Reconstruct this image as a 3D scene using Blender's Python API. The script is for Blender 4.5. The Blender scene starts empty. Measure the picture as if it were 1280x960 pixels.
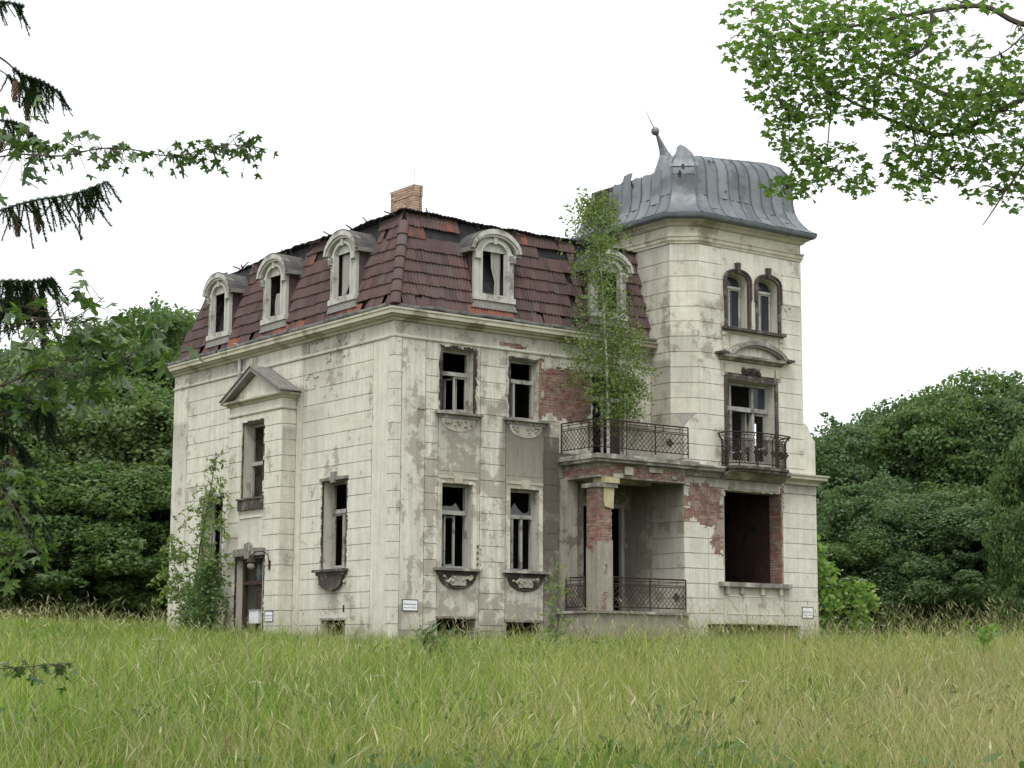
import bpy, bmesh, math, random
import numpy as np
from mathutils import Vector, Matrix, noise

sc = bpy.context.scene
col = sc.collection
rng = random.Random(11)
nr = np.random.default_rng(5)
R = math.radians

# ------------------------------------------------------------------ camera
FPX, YAW, PITCH, ROLL = 2317.3, R(36.6221), R(8.52742), R(0.31038)
CAM = Vector((-26.52, -40.93, -0.2))
_f = Vector((math.sin(YAW)*math.cos(PITCH), math.cos(YAW)*math.cos(PITCH), math.sin(PITCH)))
_r = Vector((math.cos(YAW), -math.sin(YAW), 0))
_u = _r.cross(_f)
_r2 = _r*math.cos(ROLL) + _u*math.sin(ROLL)
_u2 = -_r*math.sin(ROLL) + _u*math.cos(ROLL)
cam = bpy.data.cameras.new('camera')
cam.sensor_width = 36.0
cam.lens = FPX/1280*36
cam.clip_end = 3000
co = bpy.data.objects.new('camera', cam)
col.objects.link(co)
M = Matrix((_r2, _u2, -_f)).transposed().to_4x4()
M.translation = CAM
co.matrix_world = M
sc.camera = co

def at(px, py, depth):
    """world point seen at a photo pixel (1280x960), that many metres in front of the camera"""
    return CAM + (_f + _r2*((px-640)/FPX) - _u2*((py-480)/FPX))*depth

# ------------------------------------------------------------------ light
w = bpy.data.worlds.new('World')
sc.world = w
w.use_nodes = True
wn = w.node_tree
wn.nodes.clear()
sky = wn.nodes.new('ShaderNodeTexSky')
sky.sky_type = 'NISHITA'
sky.sun_disc = False
sky.sun_elevation = R(55)
sky.sun_rotation = R(228)
sky.dust_density = 4
sky.air_density = 1.0
hs = wn.nodes.new('ShaderNodeHueSaturation')
hs.inputs['Saturation'].default_value = 0.25
mx = wn.nodes.new('ShaderNodeMix'); mx.data_type = 'RGBA'
mx.inputs[0].default_value = 0.72
mx.inputs[7].default_value = (11.4, 11.7, 12.0, 1)     # an even white overcast
bg = wn.nodes.new('ShaderNodeBackground')
bg.inputs['Strength'].default_value = 0.11
wo = wn.nodes.new('ShaderNodeOutputWorld')
wn.links.new(sky.outputs[0], hs.inputs['Color'])
wn.links.new(hs.outputs[0], mx.inputs[6])
wn.links.new(mx.outputs[2], bg.inputs[0])
wn.links.new(bg.outputs[0], wo.inputs[0])
sl = bpy.data.lights.new('sun', 'SUN')
sl.energy = 1.2
sl.angle = R(22)
sl.color = (1.0, 0.96, 0.9)
so = bpy.data.objects.new('sun', sl)
col.objects.link(so)
SUN_AZ = R(228)   # measured clockwise from +Y: behind the camera and to its left
sd = Vector((math.sin(SUN_AZ)*math.cos(R(55)), math.cos(SUN_AZ)*math.cos(R(55)), math.sin(R(55))))
so.rotation_euler = sd.to_track_quat('Z', 'Y').to_euler()
sc.view_settings.view_transform = 'Standard'
sc.view_settings.look = 'None'
sc.view_settings.exposure = 0.42
sc.view_settings.gamma = 1.0
sc.cycles.max_bounces = 6
sc.cycles.transparent_max_bounces = 8
sc.cycles.use_denoising = True

# ------------------------------------------------------------------ materials
class NT:
    def __init__(s, name, rough=0.9):
        s.m = bpy.data.materials.new(name)
        s.m.use_nodes = True
        s.t = s.m.node_tree
        s.b = s.t.nodes['Principled BSDF']
        s.b.inputs['Roughness'].default_value = rough
        s.b.inputs['Specular IOR Level'].default_value = 0.25
        s._co = None
    def n(s, kind, **kw):
        nd = s.t.nodes.new(kind)
        for k, v in kw.items():
            setattr(nd, k, v)
        return nd
    def l(s, a, b): s.t.links.new(a, b)
    def coord(s, scale=(1, 1, 1)):
        if s._co is None:
            s._co = s.n('ShaderNodeTexCoord').outputs['Object']
        mp = s.n('ShaderNodeMapping')
        mp.inputs['Scale'].default_value = scale
        s.l(s._co, mp.inputs[0])
        return mp.outputs[0]
    def noise(s, scale, detail=4, stretch=(1, 1, 1), rough=0.6):
        nd = s.n('ShaderNodeTexNoise')
        nd.inputs['Scale'].default_value = scale
        nd.inputs['Detail'].default_value = detail
        nd.inputs['Roughness'].default_value = rough
        s.l(s.coord(stretch), nd.inputs['Vector'])
        return nd.outputs[0]
    def ramp(s, fac, stops):
        nd = s.n('ShaderNodeValToRGB')
        el = nd.color_ramp.elements
        while len(el) < len(stops): el.new(0.5)
        for e, (p, c) in zip(el, stops):
            e.position = p
            e.color = (c if len(c) == 4 else (*c, 1)) if hasattr(c, '__len__') else (c, c, c, 1)
        s.l(fac, nd.inputs[0])
        return nd.outputs[0]
    def mix(s, fac, a, b, mode='MIX'):
        nd = s.n('ShaderNodeMix', data_type='RGBA', blend_type=mode)
        for sock, v in ((nd.inputs[0], fac), (nd.inputs[6], a), (nd.inputs[7], b)):
            if hasattr(v, 'links'): s.l(v, sock)
            elif hasattr(v, '__len__'): sock.default_value = (*v[:3], 1)
            else: sock.default_value = v
        return nd.outputs[2]
    def math(s, op, a, b=0.0):
        nd = s.n('ShaderNodeMath', operation=op)
        nd.use_clamp = op in ('ADD', 'MULTIPLY')
        for sock, v in zip(nd.inputs, (a, b)):
            if hasattr(v, 'links'): s.l(v, sock)
            else: sock.default_value = v
        return nd.outputs[0]
    def objcol(s): 
        sp = s.n('ShaderNodeSeparateColor')
        s.l(s.n('ShaderNodeObjectInfo').outputs['Color'], sp.inputs[0])
        return sp.outputs[0]
    def rand(s):
        a = s.n('ShaderNodeObjectInfo').outputs['Random']
        g = s.n('ShaderNodeNewGeometry').outputs['Random Per Island']
        nd = s.n('ShaderNodeMath', operation='ADD'); s.l(a, nd.inputs[0]); s.l(g, nd.inputs[1])
        fr = s.n('ShaderNodeMath', operation='FRACT'); s.l(nd.outputs[0], fr.inputs[0])
        return fr.outputs[0]
    def color(s, c):
        if hasattr(c, 'links'): s.l(c, s.b.inputs['Base Color'])
        else: s.b.inputs['Base Color'].default_value = (*c, 1)
        return s
    def bump(s, h, strength=0.3, dist=0.02):
        nd = s.n('ShaderNodeBump')
        nd.inputs['Strength'].default_value = strength
        nd.inputs['Distance'].default_value = dist
        s.l(h, nd.inputs['Height'])
        s.l(nd.outputs[0], s.b.inputs['Normal'])
        return s

def plaster(name, clean, mid, dirty, brown, dark=(0.09, 0.085, 0.075)):
    t = NT(name, 0.95)
    d = t.objcol()                                          # how dirty this piece is
    big = t.noise(0.55, 5)
    med = t.noise(2.3, 6, rough=0.7)
    fine = t.noise(14, 4)
    streak = t.noise(1.0, 5, (5.5, 5.5, 0.42), 0.7)
    c = t.mix(t.ramp(med, [(0.36, 0), (0.66, 1)]), clean, mid)
    f = t.math('MULTIPLY', t.ramp(streak, [(0.42, 0), (0.72, 1)]), t.math('ADD', t.math('MULTIPLY', d, 0.95), 0.28))
    c = t.mix(f, c, dirty)
    # finish coat gone: sharp edged darker patches, more of them where the piece is dirty
    sh = t.math('ADD', t.math('MULTIPLY', med, 0.6), t.math('MULTIPLY', big, 0.5))
    sh = t.math('ADD', sh, t.math('MULTIPLY', d, 0.17))
    c = t.mix(t.math('MULTIPLY', t.ramp(sh, [(0.65, 0), (0.685, 1)]), 0.72), c, brown)
    sp = t.noise(6.5, 5, (1, 1, 0.6), 0.75)
    sp = t.math('ADD', sp, t.math('MULTIPLY', d, 0.10))
    c = t.mix(t.math('MULTIPLY', t.ramp(sp, [(0.70, 0), (0.73, 1)]), 0.6), c, dark)
    at_ = t.n('ShaderNodeAttribute', attribute_name='stain_shade')
    run = t.math('ADD', t.math('MULTIPLY', streak, 1.5), t.math('MULTIPLY', med, 0.9))
    rn = t.n('ShaderNodeMath', operation='SUBTRACT'); t.l(run, rn.inputs[0]); rn.inputs[1].default_value = 0.62
    sf = t.math('MULTIPLY', at_.outputs['Fac'], t.math('MULTIPLY', rn.outputs[0], 3.6))
    c = t.mix(t.math('MULTIPLY', sf, 0.92), c, (0.105, 0.095, 0.08))
    c = t.mix(t.math('MULTIPLY', t.ramp(fine, [(0.35, 0), (0.7, 1)]), 0.22), c, mid, 'MULTIPLY')
    t.color(c)
    t.bump(t.math('ADD', t.math('MULTIPLY', fine, 0.4), t.math('MULTIPLY', med, 0.6)), 0.5, 0.02)
    return t.m

PLASTER = plaster('old cream plaster', (0.69, 0.668, 0.585), (0.575, 0.553, 0.475), (0.34, 0.325, 0.285), (0.31, 0.28, 0.23))
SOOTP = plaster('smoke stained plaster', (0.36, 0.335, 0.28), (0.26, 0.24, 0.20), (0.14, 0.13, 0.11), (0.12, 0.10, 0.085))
CORE = plaster('plaster in the joints', (0.54, 0.52, 0.455), (0.48, 0.46, 0.395), (0.30, 0.28, 0.24), (0.24, 0.21, 0.17))

def simple(name, a, b, scale=3, rough=0.85, stretch=(1, 1, 1), bump=0.25, metallic=0.0, isl=0.0, third=None, spec=None):
    t = NT(name, rough)
    nz = t.noise(scale, 6, stretch, 0.68)
    c = t.mix(t.ramp(nz, [(0.34, 0), (0.66, 1)]), a, b)
    if third is not None:
        c = t.mix(t.ramp(t.noise(scale*0.45, 5), [(0.54, 0), (0.62, 1)]), c, third)
    if isl:
        v = t.ramp(t.rand(), [(0, 1-isl), (1, 1+isl)])
        c = t.mix(1.0, c, v, 'MULTIPLY')
    t.color(c)
    t.b.inputs['Metallic'].default_value = metallic
    if spec is not None: t.b.inputs['Specular IOR Level'].default_value = spec
    t.bump(nz, bump, 0.012)
    return t.m

def brickmat():
    t = NT('old red brick', 0.95)
    c = t.ramp(t.rand(), [(0.0, (0.20, 0.092, 0.076)), (0.3, (0.27, 0.13, 0.105)), (0.55, (0.17, 0.075, 0.063)), (0.8, (0.30, 0.18, 0.15)), (1.0, (0.12, 0.062, 0.055))])
    c = t.mix(t.ramp(t.noise(5, 5), [(0.42, 0), (0.68, 0.8)]), c, (0.30, 0.265, 0.225))
    c = t.mix(t.math('MULTIPLY', t.ramp(t.noise(2.0, 5), [(0.52, 0), (0.66, 1)]), 0.7), c, (0.11, 0.075, 0.065))
    t.color(c); t.bump(t.noise(40, 3), 0.4, 0.006)
    return t.m
BRICK = brickmat()
BRICKY = simple('pale chimney brick', (0.37, 0.25, 0.175), (0.45, 0.32, 0.235), 6, isl=0.2, third=(0.17, 0.13, 0.105))
DBRICK = simple('near black inner brick', (0.035, 0.02, 0.017), (0.06, 0.03, 0.025), 5, third=(0.02, 0.017, 0.016))  # much darker brick for the inner walls behind the big opening
MORTAR = simple('old mortar', (0.33, 0.29, 0.24), (0.22, 0.18, 0.15), 9)
CHAR = simple('blackened ragged edge', (0.022, 0.018, 0.017), (0.06, 0.047, 0.041), 7, bump=0.6, third=(0.13, 0.105, 0.088))
UMBER = simple('dark brown mouldings', (0.05, 0.04, 0.037), (0.085, 0.07, 0.063), 6, bump=0.5, third=(0.16, 0.14, 0.125))
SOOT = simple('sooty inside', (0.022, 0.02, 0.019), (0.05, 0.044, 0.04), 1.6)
WOOD = simple('weathered pale joinery', (0.40, 0.395, 0.37), (0.25, 0.24, 0.22), 5, stretch=(1, 1, 0.25), third=(0.16, 0.145, 0.13))
WOODW = simple('flaking white joinery', (0.60, 0.59, 0.55), (0.42, 0.41, 0.38), 5, third=(0.27, 0.25, 0.23))
DORM = simple('weathered dormer timber', (0.53, 0.52, 0.485), (0.40, 0.39, 0.36), 3.2, stretch=(2, 2, 0.5), third=(0.21, 0.2, 0.18), bump=0.5)
DOOR = simple('dark brown door', (0.045, 0.03, 0.026), (0.075, 0.05, 0.042), 5, rough=0.7)
ZINC = simple('grey zinc sheet', (0.135, 0.15, 0.163), (0.20, 0.215, 0.228), 2.2, rough=0.45, metallic=0.25, isl=0.18, third=(0.105, 0.115, 0.125), bump=0.5, spec=0.4)
SEAM = simple('zinc seams', (0.10, 0.115, 0.13), (0.15, 0.165, 0.18), 4, rough=0.5, metallic=0.2)
GUTTER = simple('bent gutter zinc', (0.13, 0.135, 0.14), (0.33, 0.34, 0.345), 5, rough=0.5, metallic=0.4)
PALEPIPE = simple('pale pipe', (0.50, 0.52, 0.52), (0.38, 0.39, 0.39), 4, rough=0.6)
FELT = simple('black roofing felt', (0.016, 0.016, 0.018), (0.045, 0.044, 0.046), 5, rough=0.8)
LEAD = simple('grey roof sheet', (0.25, 0.235, 0.215), (0.17, 0.16, 0.15), 4, rough=0.75)
IRON = simple('rusty black iron', (0.022, 0.015, 0.014), (0.062, 0.035, 0.028), 9, rough=0.8)
STONE = simple('stained cornice', (0.50, 0.48, 0.39), (0.37, 0.345, 0.27), 2.2, stretch=(1, 1, 1.2), third=(0.24, 0.215, 0.155), bump=0.4)
STONED = simple('mossy slab edge', (0.26, 0.245, 0.215), (0.13, 0.115, 0.10), 3.5, third=(0.40, 0.385, 0.34), bump=0.6)
YSTONE = simple('yellowed capital', (0.45, 0.41, 0.26), (0.33, 0.29, 0.18), 5)
CLOTH = simple('faded curtain', (0.36, 0.35, 0.325), (0.26, 0.25, 0.235), 4, stretch=(8, 8, 0.6))
WHITE = simple('white sign face', (0.78, 0.79, 0.80), (0.70, 0.71, 0.72), 9, rough=0.5)
INK = simple('sign ink', (0.03, 0.03, 0.035), (0.045, 0.045, 0.05), 9, rough=0.5)
BARK = simple('dark bark', (0.055, 0.045, 0.038), (0.10, 0.085, 0.07), 7, stretch=(3, 3, 0.6), bump=0.8)
BIRCHB = simple('white birch bark', (0.62, 0.60, 0.55), (0.42, 0.40, 0.36), 8, stretch=(1, 1, 4))
GROUND = simple('meadow soil', (0.10, 0.115, 0.035), (0.15, 0.15, 0.055), 0.8, third=(0.13, 0.11, 0.06))

def glassmat():
    t = NT('dusty window glass', 0.12)
    t.color((0.05, 0.06, 0.07))
    t.b.inputs['Specular IOR Level'].default_value = 0.6
    tr = t.n('ShaderNodeBsdfTransparent'); tr.inputs[0].default_value = (0.6, 0.64, 0.66, 1)
    ms = t.n('ShaderNodeMixShader'); ms.inputs[0].default_value = 0.6
    t.l(tr.outputs[0], ms.inputs[1]); t.l(t.b.outputs[0], ms.inputs[2])
    t.l(ms.outputs[0], t.t.nodes['Material Output'].inputs[0])
    return t.m
GLASS = glassmat()

def tilemat(name, stops, moss):
    t = NT(name, 0.8)
    c = t.ramp(t.rand(), stops)
    c = t.mix(t.ramp(t.noise(2.4, 6, rough=0.75), [(0.5, 0), (0.72, moss)]), c, (0.125, 0.108, 0.108))
    t.color(c); t.bump(t.noise(25, 4), 0.35, 0.006)
    t.b.inputs['Specular IOR Level'].default_value = 0.3
    return t.m
TILE = tilemat('brown glazed roof tile', [(0, (0.078, 0.05, 0.048)), (0.25, (0.115, 0.07, 0.064)), (0.5, (0.092, 0.062, 0.061)), (0.75, (0.125, 0.073, 0.066)), (0.9, (0.11, 0.085, 0.082)), (1, (0.07, 0.05, 0.05))], 0.7)
TILER = tilemat('red roof tile', [(0, (0.19, 0.072, 0.05)), (0.5, (0.25, 0.10, 0.068)), (1, (0.155, 0.065, 0.048))], 0.5)

def leafmat(name, stops, trans=0.35, rough=0.5, spec=0.3):
    t = NT(name, rough)
    c = t.ramp(t.rand(), stops)
    t.color(c)
    t.b.inputs['Specular IOR Level'].default_value = spec
    tr = t.n('ShaderNodeBsdfTranslucent')
    g = t.n('ShaderNodeMix', data_type='RGBA', blend_type='MULTIPLY'); g.inputs[0].default_value = 1
    t.l(c, g.inputs[6]); g.inputs[7].default_value = (1.35, 1.5, 0.7, 1)
    t.l(g.outputs[2], tr.inputs[0])
    ms = t.n('ShaderNodeMixShader'); ms.inputs[0].default_value = trans
    t.l(t.b.outputs[0], ms.inputs[1]); t.l(tr.outputs[0], ms.inputs[2])
    t.l(ms.outputs[0], t.t.nodes['Material Output'].inputs[0])
    return t.m
L_DARK = leafmat('dark woodland leaves', [(0, (0.058, 0.10, 0.048)), (0.5, (0.095, 0.155, 0.072)), (1, (0.15, 0.215, 0.098))], 0.38)
L_MID = leafmat('broad green leaves', [(0, (0.062, 0.112, 0.042)), (0.5, (0.10, 0.165, 0.06)), (1, (0.155, 0.22, 0.08))], 0.4)
L_OLIVE = leafmat('olive green leaves', [(0, (0.075, 0.115, 0.045)), (0.5, (0.12, 0.175, 0.07)), (1, (0.18, 0.235, 0.095))], 0.38)
L_YEL = leafmat('yellowish leaves', [(0, (0.085, 0.125, 0.03)), (0.5, (0.12, 0.165, 0.042)), (1, (0.16, 0.19, 0.055))], 0.35)
L_BIRCH = leafmat('birch leaves', [(0, (0.10, 0.155, 0.048)), (0.5, (0.155, 0.22, 0.075)), (1, (0.23, 0.285, 0.11))], 0.42)
L_MAPLE = leafmat('maple leaves', [(0, (0.06, 0.113, 0.034)), (0.5, (0.105, 0.175, 0.05)), (1, (0.17, 0.25, 0.075))], 0.55)
L_NEAR = leafmat('sycamore leaves', [(0, (0.04, 0.075, 0.03)), (0.6, (0.065, 0.115, 0.04)), (0.9, (0.10, 0.17, 0.04)), (1, (0.18, 0.29, 0.06))], 0.3, 0.4, 0.5)
L_SPRUCE = leafmat('spruce needles', [(0, (0.022, 0.045, 0.024)), (0.6, (0.035, 0.07, 0.032)), (1, (0.075, 0.13, 0.04))], 0.15)
L_CONE = simple('spruce cone scales', (0.075, 0.045, 0.03), (0.13, 0.08, 0.05), 30)
L_ELDER = leafmat('elder leaves', [(0, (0.12, 0.21, 0.045)), (0.5, (0.18, 0.29, 0.07)), (1, (0.25, 0.36, 0.10))], 0.4)
L_FLOW = simple('cream white petals', (0.75, 0.75, 0.66), (0.66, 0.66, 0.55), 20)

def grassmat():
    t = NT('meadow grass blades', 0.6)
    a = t.n('ShaderNodeAttribute', attribute_name='tint')
    t.color(a.outputs['Color'])
    tr = t.n('ShaderNodeBsdfTranslucent')
    t.l(a.outputs['Color'], tr.inputs[0])
    ms = t.n('ShaderNodeMixShader'); ms.inputs[0].default_value = 0.4
    t.l(t.b.outputs[0], ms.inputs[1]); t.l(tr.outputs[0], ms.inputs[2])
    t.l(ms.outputs[0], t.t.nodes['Material Output'].inputs[0])
    return t.m
GRASS = grassmat()

# ------------------------------------------------------------------ mesh helpers
def link(name, me, mat=None, parent=None, dirt=0.3):
    o = bpy.data.objects.new(name, me)
    col.objects.link(o)
    if mat is not None and not me.materials: me.materials.append(mat)
    o.color = (dirt, 0, 0, 1)
    if parent is not None: o.parent = parent
    return o

def tag(o, label=None, cat=None, group=None, kind=None):
    if label: o['label'] = label
    if cat: o['category'] = cat
    if group: o['group'] = group
    if kind: o['kind'] = kind
    return o

def empty(name, loc, label, cat, group=None):
    o = bpy.data.objects.new(name, None)
    o.location = loc
    o.empty_display_size = 0.3
    col.objects.link(o)
    return tag(o, label, cat, group)

class Fr:
    """a facade frame: u along the wall, v up, d out of the wall"""
    def __init__(s, o, eu, en):
        s.o, s.eu, s.en = Vector(o), Vector(eu).normalized(), Vector(en).normalized()
    def p(s, u, v, d=0.0):
        q = s.o + s.eu*u + s.en*d
        return (q.x, q.y, q.z + v)

class MB:
    def __init__(s): s.v, s.f = [], []
    def poly(s, pts):
        n = len(s.v); s.v += [tuple(p) for p in pts]; s.f.append(tuple(range(n, n+len(pts)))); return s
    def hexa(s, a, b):
        """two quads of corners, joined"""
        n = len(s.v); s.v += [tuple(p) for p in a] + [tuple(p) for p in b]
        s.f += [(n, n+1, n+2, n+3), (n+7, n+6, n+5, n+4)]
        for i in range(4):
            j = (i+1) % 4
            s.f.append((n+j, n+i, n+4+i, n+4+j))
        return s
    def box(s, x0, x1, y0, y1, z0, z1):
        return s.hexa([(x0, y0, z0), (x1, y0, z0), (x1, y1, z0), (x0, y1, z0)], [(x0, y0, z1), (x1, y0, z1), (x1, y1, z1), (x0, y1, z1)])
    def fbox(s, fr, u0, u1, v0, v1, d0, d1):
        return s.hexa([fr.p(u0, v0, d0), fr.p(u1, v0, d0), fr.p(u1, v1, d0), fr.p(u0, v1, d0)], [fr.p(u0, v0, d1), fr.p(u1, v0, d1), fr.p(u1, v1, d1), fr.p(u0, v1, d1)])
    def prism(s, fr, pts, d0, d1):
        n = len(s.v); k = len(pts)
        s.v += [fr.p(u, v, d0) for u, v in pts] + [fr.p(u, v, d1) for u, v in pts]
        s.f += [tuple(range(n, n+k)), tuple(range(n+2*k-1, n+k-1, -1))]
        for i in range(k):
            j = (i+1) % k
            s.f.append((n+j, n+i, n+k+i, n+k+j))
        return s
    def strip(s, fr, outer, inner, d0, d1):
        """a band between two equally long polylines"""
        for i in range(len(outer)-1):
            s.hexa([fr.p(*outer[i], d0), fr.p(*outer[i+1], d0), fr.p(*inner[i+1], d0), fr.p(*inner[i], d0)],
                   [fr.p(*outer[i], d1), fr.p(*outer[i+1], d1), fr.p(*inner[i+1], d1), fr.p(*inner[i], d1)])
        return s
    def tube(s, pts, rad, n=6, cap=True):
        pts = [Vector(p) for p in pts]
        if not hasattr(rad, '__len__'): rad = [rad]*len(pts)
        base = len(s.v)
        ref = Vector((0.31, 0.17, 0.93))
        for i, p in enumerate(pts):
            t = (pts[min(i+1, len(pts)-1)] - pts[max(i-1, 0)]).normalized()
            a = t.cross(ref)
            if a.length < 0.05: a = t.cross(Vector((1, 0, 0)))
            a.normalize(); b = t.cross(a)
            for k in range(n):
                an = 2*math.pi*k/n
                s.v.append(tuple(p + (a*math.cos(an) + b*math.sin(an))*rad[i]))
        for i in range(len(pts)-1):
            for k in range(n):
                k2 = (k+1) % n
                s.f.append((base+i*n+k, base+i*n+k2, base+(i+1)*n+k2, base+(i+1)*n+k))
        if cap:
            s.f.append(tuple(base+k for k in range(n))[::-1])
            s.f.append(tuple(base+(len(pts)-1)*n+k for k in range(n)))
        return s
    def sphere(s, c, r, n=10, m=7):
        pts = []
        base = len(s.v)
        for i in range(m+1):
            th = math.pi*i/m
            for k in range(n):
                an = 2*math.pi*k/n
                s.v.append((c[0]+r*math.sin(th)*math.cos(an), c[1]+r*math.sin(th)*math.sin(an), c[2]+r*math.cos(th)))
        for i in range(m):
            for k in range(n):
                k2 = (k+1) % n
                s.f.append((base+i*n+k, base+(i+1)*n+k, base+(i+1)*n+k2, base+i*n+k2))
        return s
    def mould(s, path, prof, closed=False):
        """sweep a profile of (out, z) along a plan polyline, mitred; out is to the right of travel"""
        path = [Vector((p[0], p[1])) for p in path]
        n = len(path); rows = []
        for i in range(n):
            dirs = []
            if i > 0 or closed: dirs.append((path[i]-path[i-1]).normalized())
            if i < n-1 or closed: dirs.append((path[(i+1) % n]-path[i]).normalized())
            ns = [Vector((d.y, -d.x)) for d in dirs]
            m = ns[0] if len(ns) == 1 else (ns[0]+ns[1])
            m = m/(m.dot(ns[0])) if len(ns) == 2 else m
            base = len(s.v); rows.append(base)
            for o, z in prof:
                q = path[i] + m*o
                s.v.append((q.x, q.y, z))
        k = len(prof)
        for i in range(n if closed else n-1):
            a, b = rows[i], rows[(i+1) % n]
            for j in range(k-1):
                s.f.append((a+j, b+j, b+j+1, a+j+1))
        if not closed:
            s.f.append(tuple(rows[0]+j for j in range(k))); s.f.append(tuple(rows[-1]+j for j in range(k))[::-1])
        return s
    def mesh(s, name, smooth=False):
        me = bpy.data.meshes.new(name)
        me.from_pydata(s.v, [], s.f)
        if smooth: me.polygons.foreach_set('use_smooth', [True]*len(me.polygons))
        me.update()
        return me
    def build(s, name, mat, parent=None, smooth=False, dirt=0.3, kind=None):
        o = link(name, s.mesh(name, smooth), mat, parent, dirt)
        if kind: o['kind'] = kind
        return o

def np_mesh(name, V, F, mat, tint=None, smooth=False):
    V = np.asarray(V, np.float32); F = np.asarray(F, np.int32)
    me = bpy.data.meshes.new(name)
    me.vertices.add(len(V)); me.vertices.foreach_set('co', V.ravel())
    me.loops.add(F.size); me.loops.foreach_set('vertex_index', F.ravel())
    me.polygons.add(len(F))
    me.polygons.foreach_set('loop_start', np.arange(0, F.size, F.shape[1], dtype=np.int32))
    if tint is not None:
        a = me.color_attributes.new('tint', 'FLOAT_COLOR', 'POINT')
        a.data.foreach_set('color', np.concatenate([tint, np.ones((len(tint), 1))], 1).astype(np.float32).ravel())
    me.materials.append(mat)
    me.update(calc_edges=True)
    return me

def rag(seed, sc_=3.0):
    off = Vector((seed*7.31, seed*3.17, seed*1.7))
    def f(u, v):
        q = Vector((u*sc_, v*sc_, 0)) + off
        return noise.noise(q) + 0.6*noise.noise(q*2.6) + 0.35*noise.noise(q*6)
    return f

class Blob:
    """a ragged patch where the plaster has come off"""
    def __init__(s, u0, u1, v0, v1, seed, amp=0.35, p=4, sc_=2.2):
        s.b = (u0, u1, v0, v1); s.n = rag(seed, sc_); s.amp, s.pw = amp, p
    def has(s, u, v, grow=0.0):
        u0, u1, v0, v1 = s.b
        a = abs((u-(u0+u1)/2)/((u1-u0)/2)); b = abs((v-(v0+v1)/2)/((v1-v0)/2))
        if max(a, b) > 1.6: return False
        return (a**s.pw + b**s.pw)**(1/s.pw) + s.amp*s.n(u, v) < 1 + grow
    def near(s, u0, u1, v0, v1):
        a0, a1, b0, b1 = s.b; g = 0.5*max(a1-a0, b1-b0)*0.5
        return u0 < a1+g and u1 > a0-g and v0 < b1+g and v1 > b0-g

def wall(fr, u0, u1, v0, v1, ops, d0, d1, name, mat, parent, dirt=0.3):
    """a solid wall with openings cut through, reveals included"""
    us = sorted({u0, u1, *[x for o in ops for x in o[:2] if u0 < x < u1]})
    vs = sorted({v0, v1, *[x for o in ops for x in o[2:4] if v0 < x < v1]})
    def solid(i, j):
        if not (0 <= i < len(us)-1 and 0 <= j < len(vs)-1): return False
        a, b = (us[i]+us[i+1])/2, (vs[j]+vs[j+1])/2
        return not any(o[0] < a < o[1] and o[2] < b < o[3] for o in ops)
    m = MB()
    for i in range(len(us)-1):
        for j in range(len(vs)-1):
            if not solid(i, j): continue
            a, b, c, d = us[i], us[i+1], vs[j], vs[j+1]
            m.poly([fr.p(a, c, d1), fr.p(b, c, d1), fr.p(b, d, d1), fr.p(a, d, d1)])
            m.poly([fr.p(a, d, d0), fr.p(b, d, d0), fr.p(b, c, d0), fr.p(a, c, d0)])
            if not solid(i-1, j): m.poly([fr.p(a, c, d0), fr.p(a, c, d1), fr.p(a, d, d1), fr.p(a, d, d0)])
            if not solid(i+1, j): m.poly([fr.p(b, c, d1), fr.p(b, c, d0), fr.p(b, d, d0), fr.p(b, d, d1)])
            if not solid(i, j-1): m.poly([fr.p(a, c, d0), fr.p(b, c, d0), fr.p(b, c, d1), fr.p(a, c, d1)])
            if not solid(i, j+1): m.poly([fr.p(a, d, d1), fr.p(b, d, d1), fr.p(b, d, d0), fr.p(a, d, d0)])
    return m.build(name, mat, parent, dirt=dirt)

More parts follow.
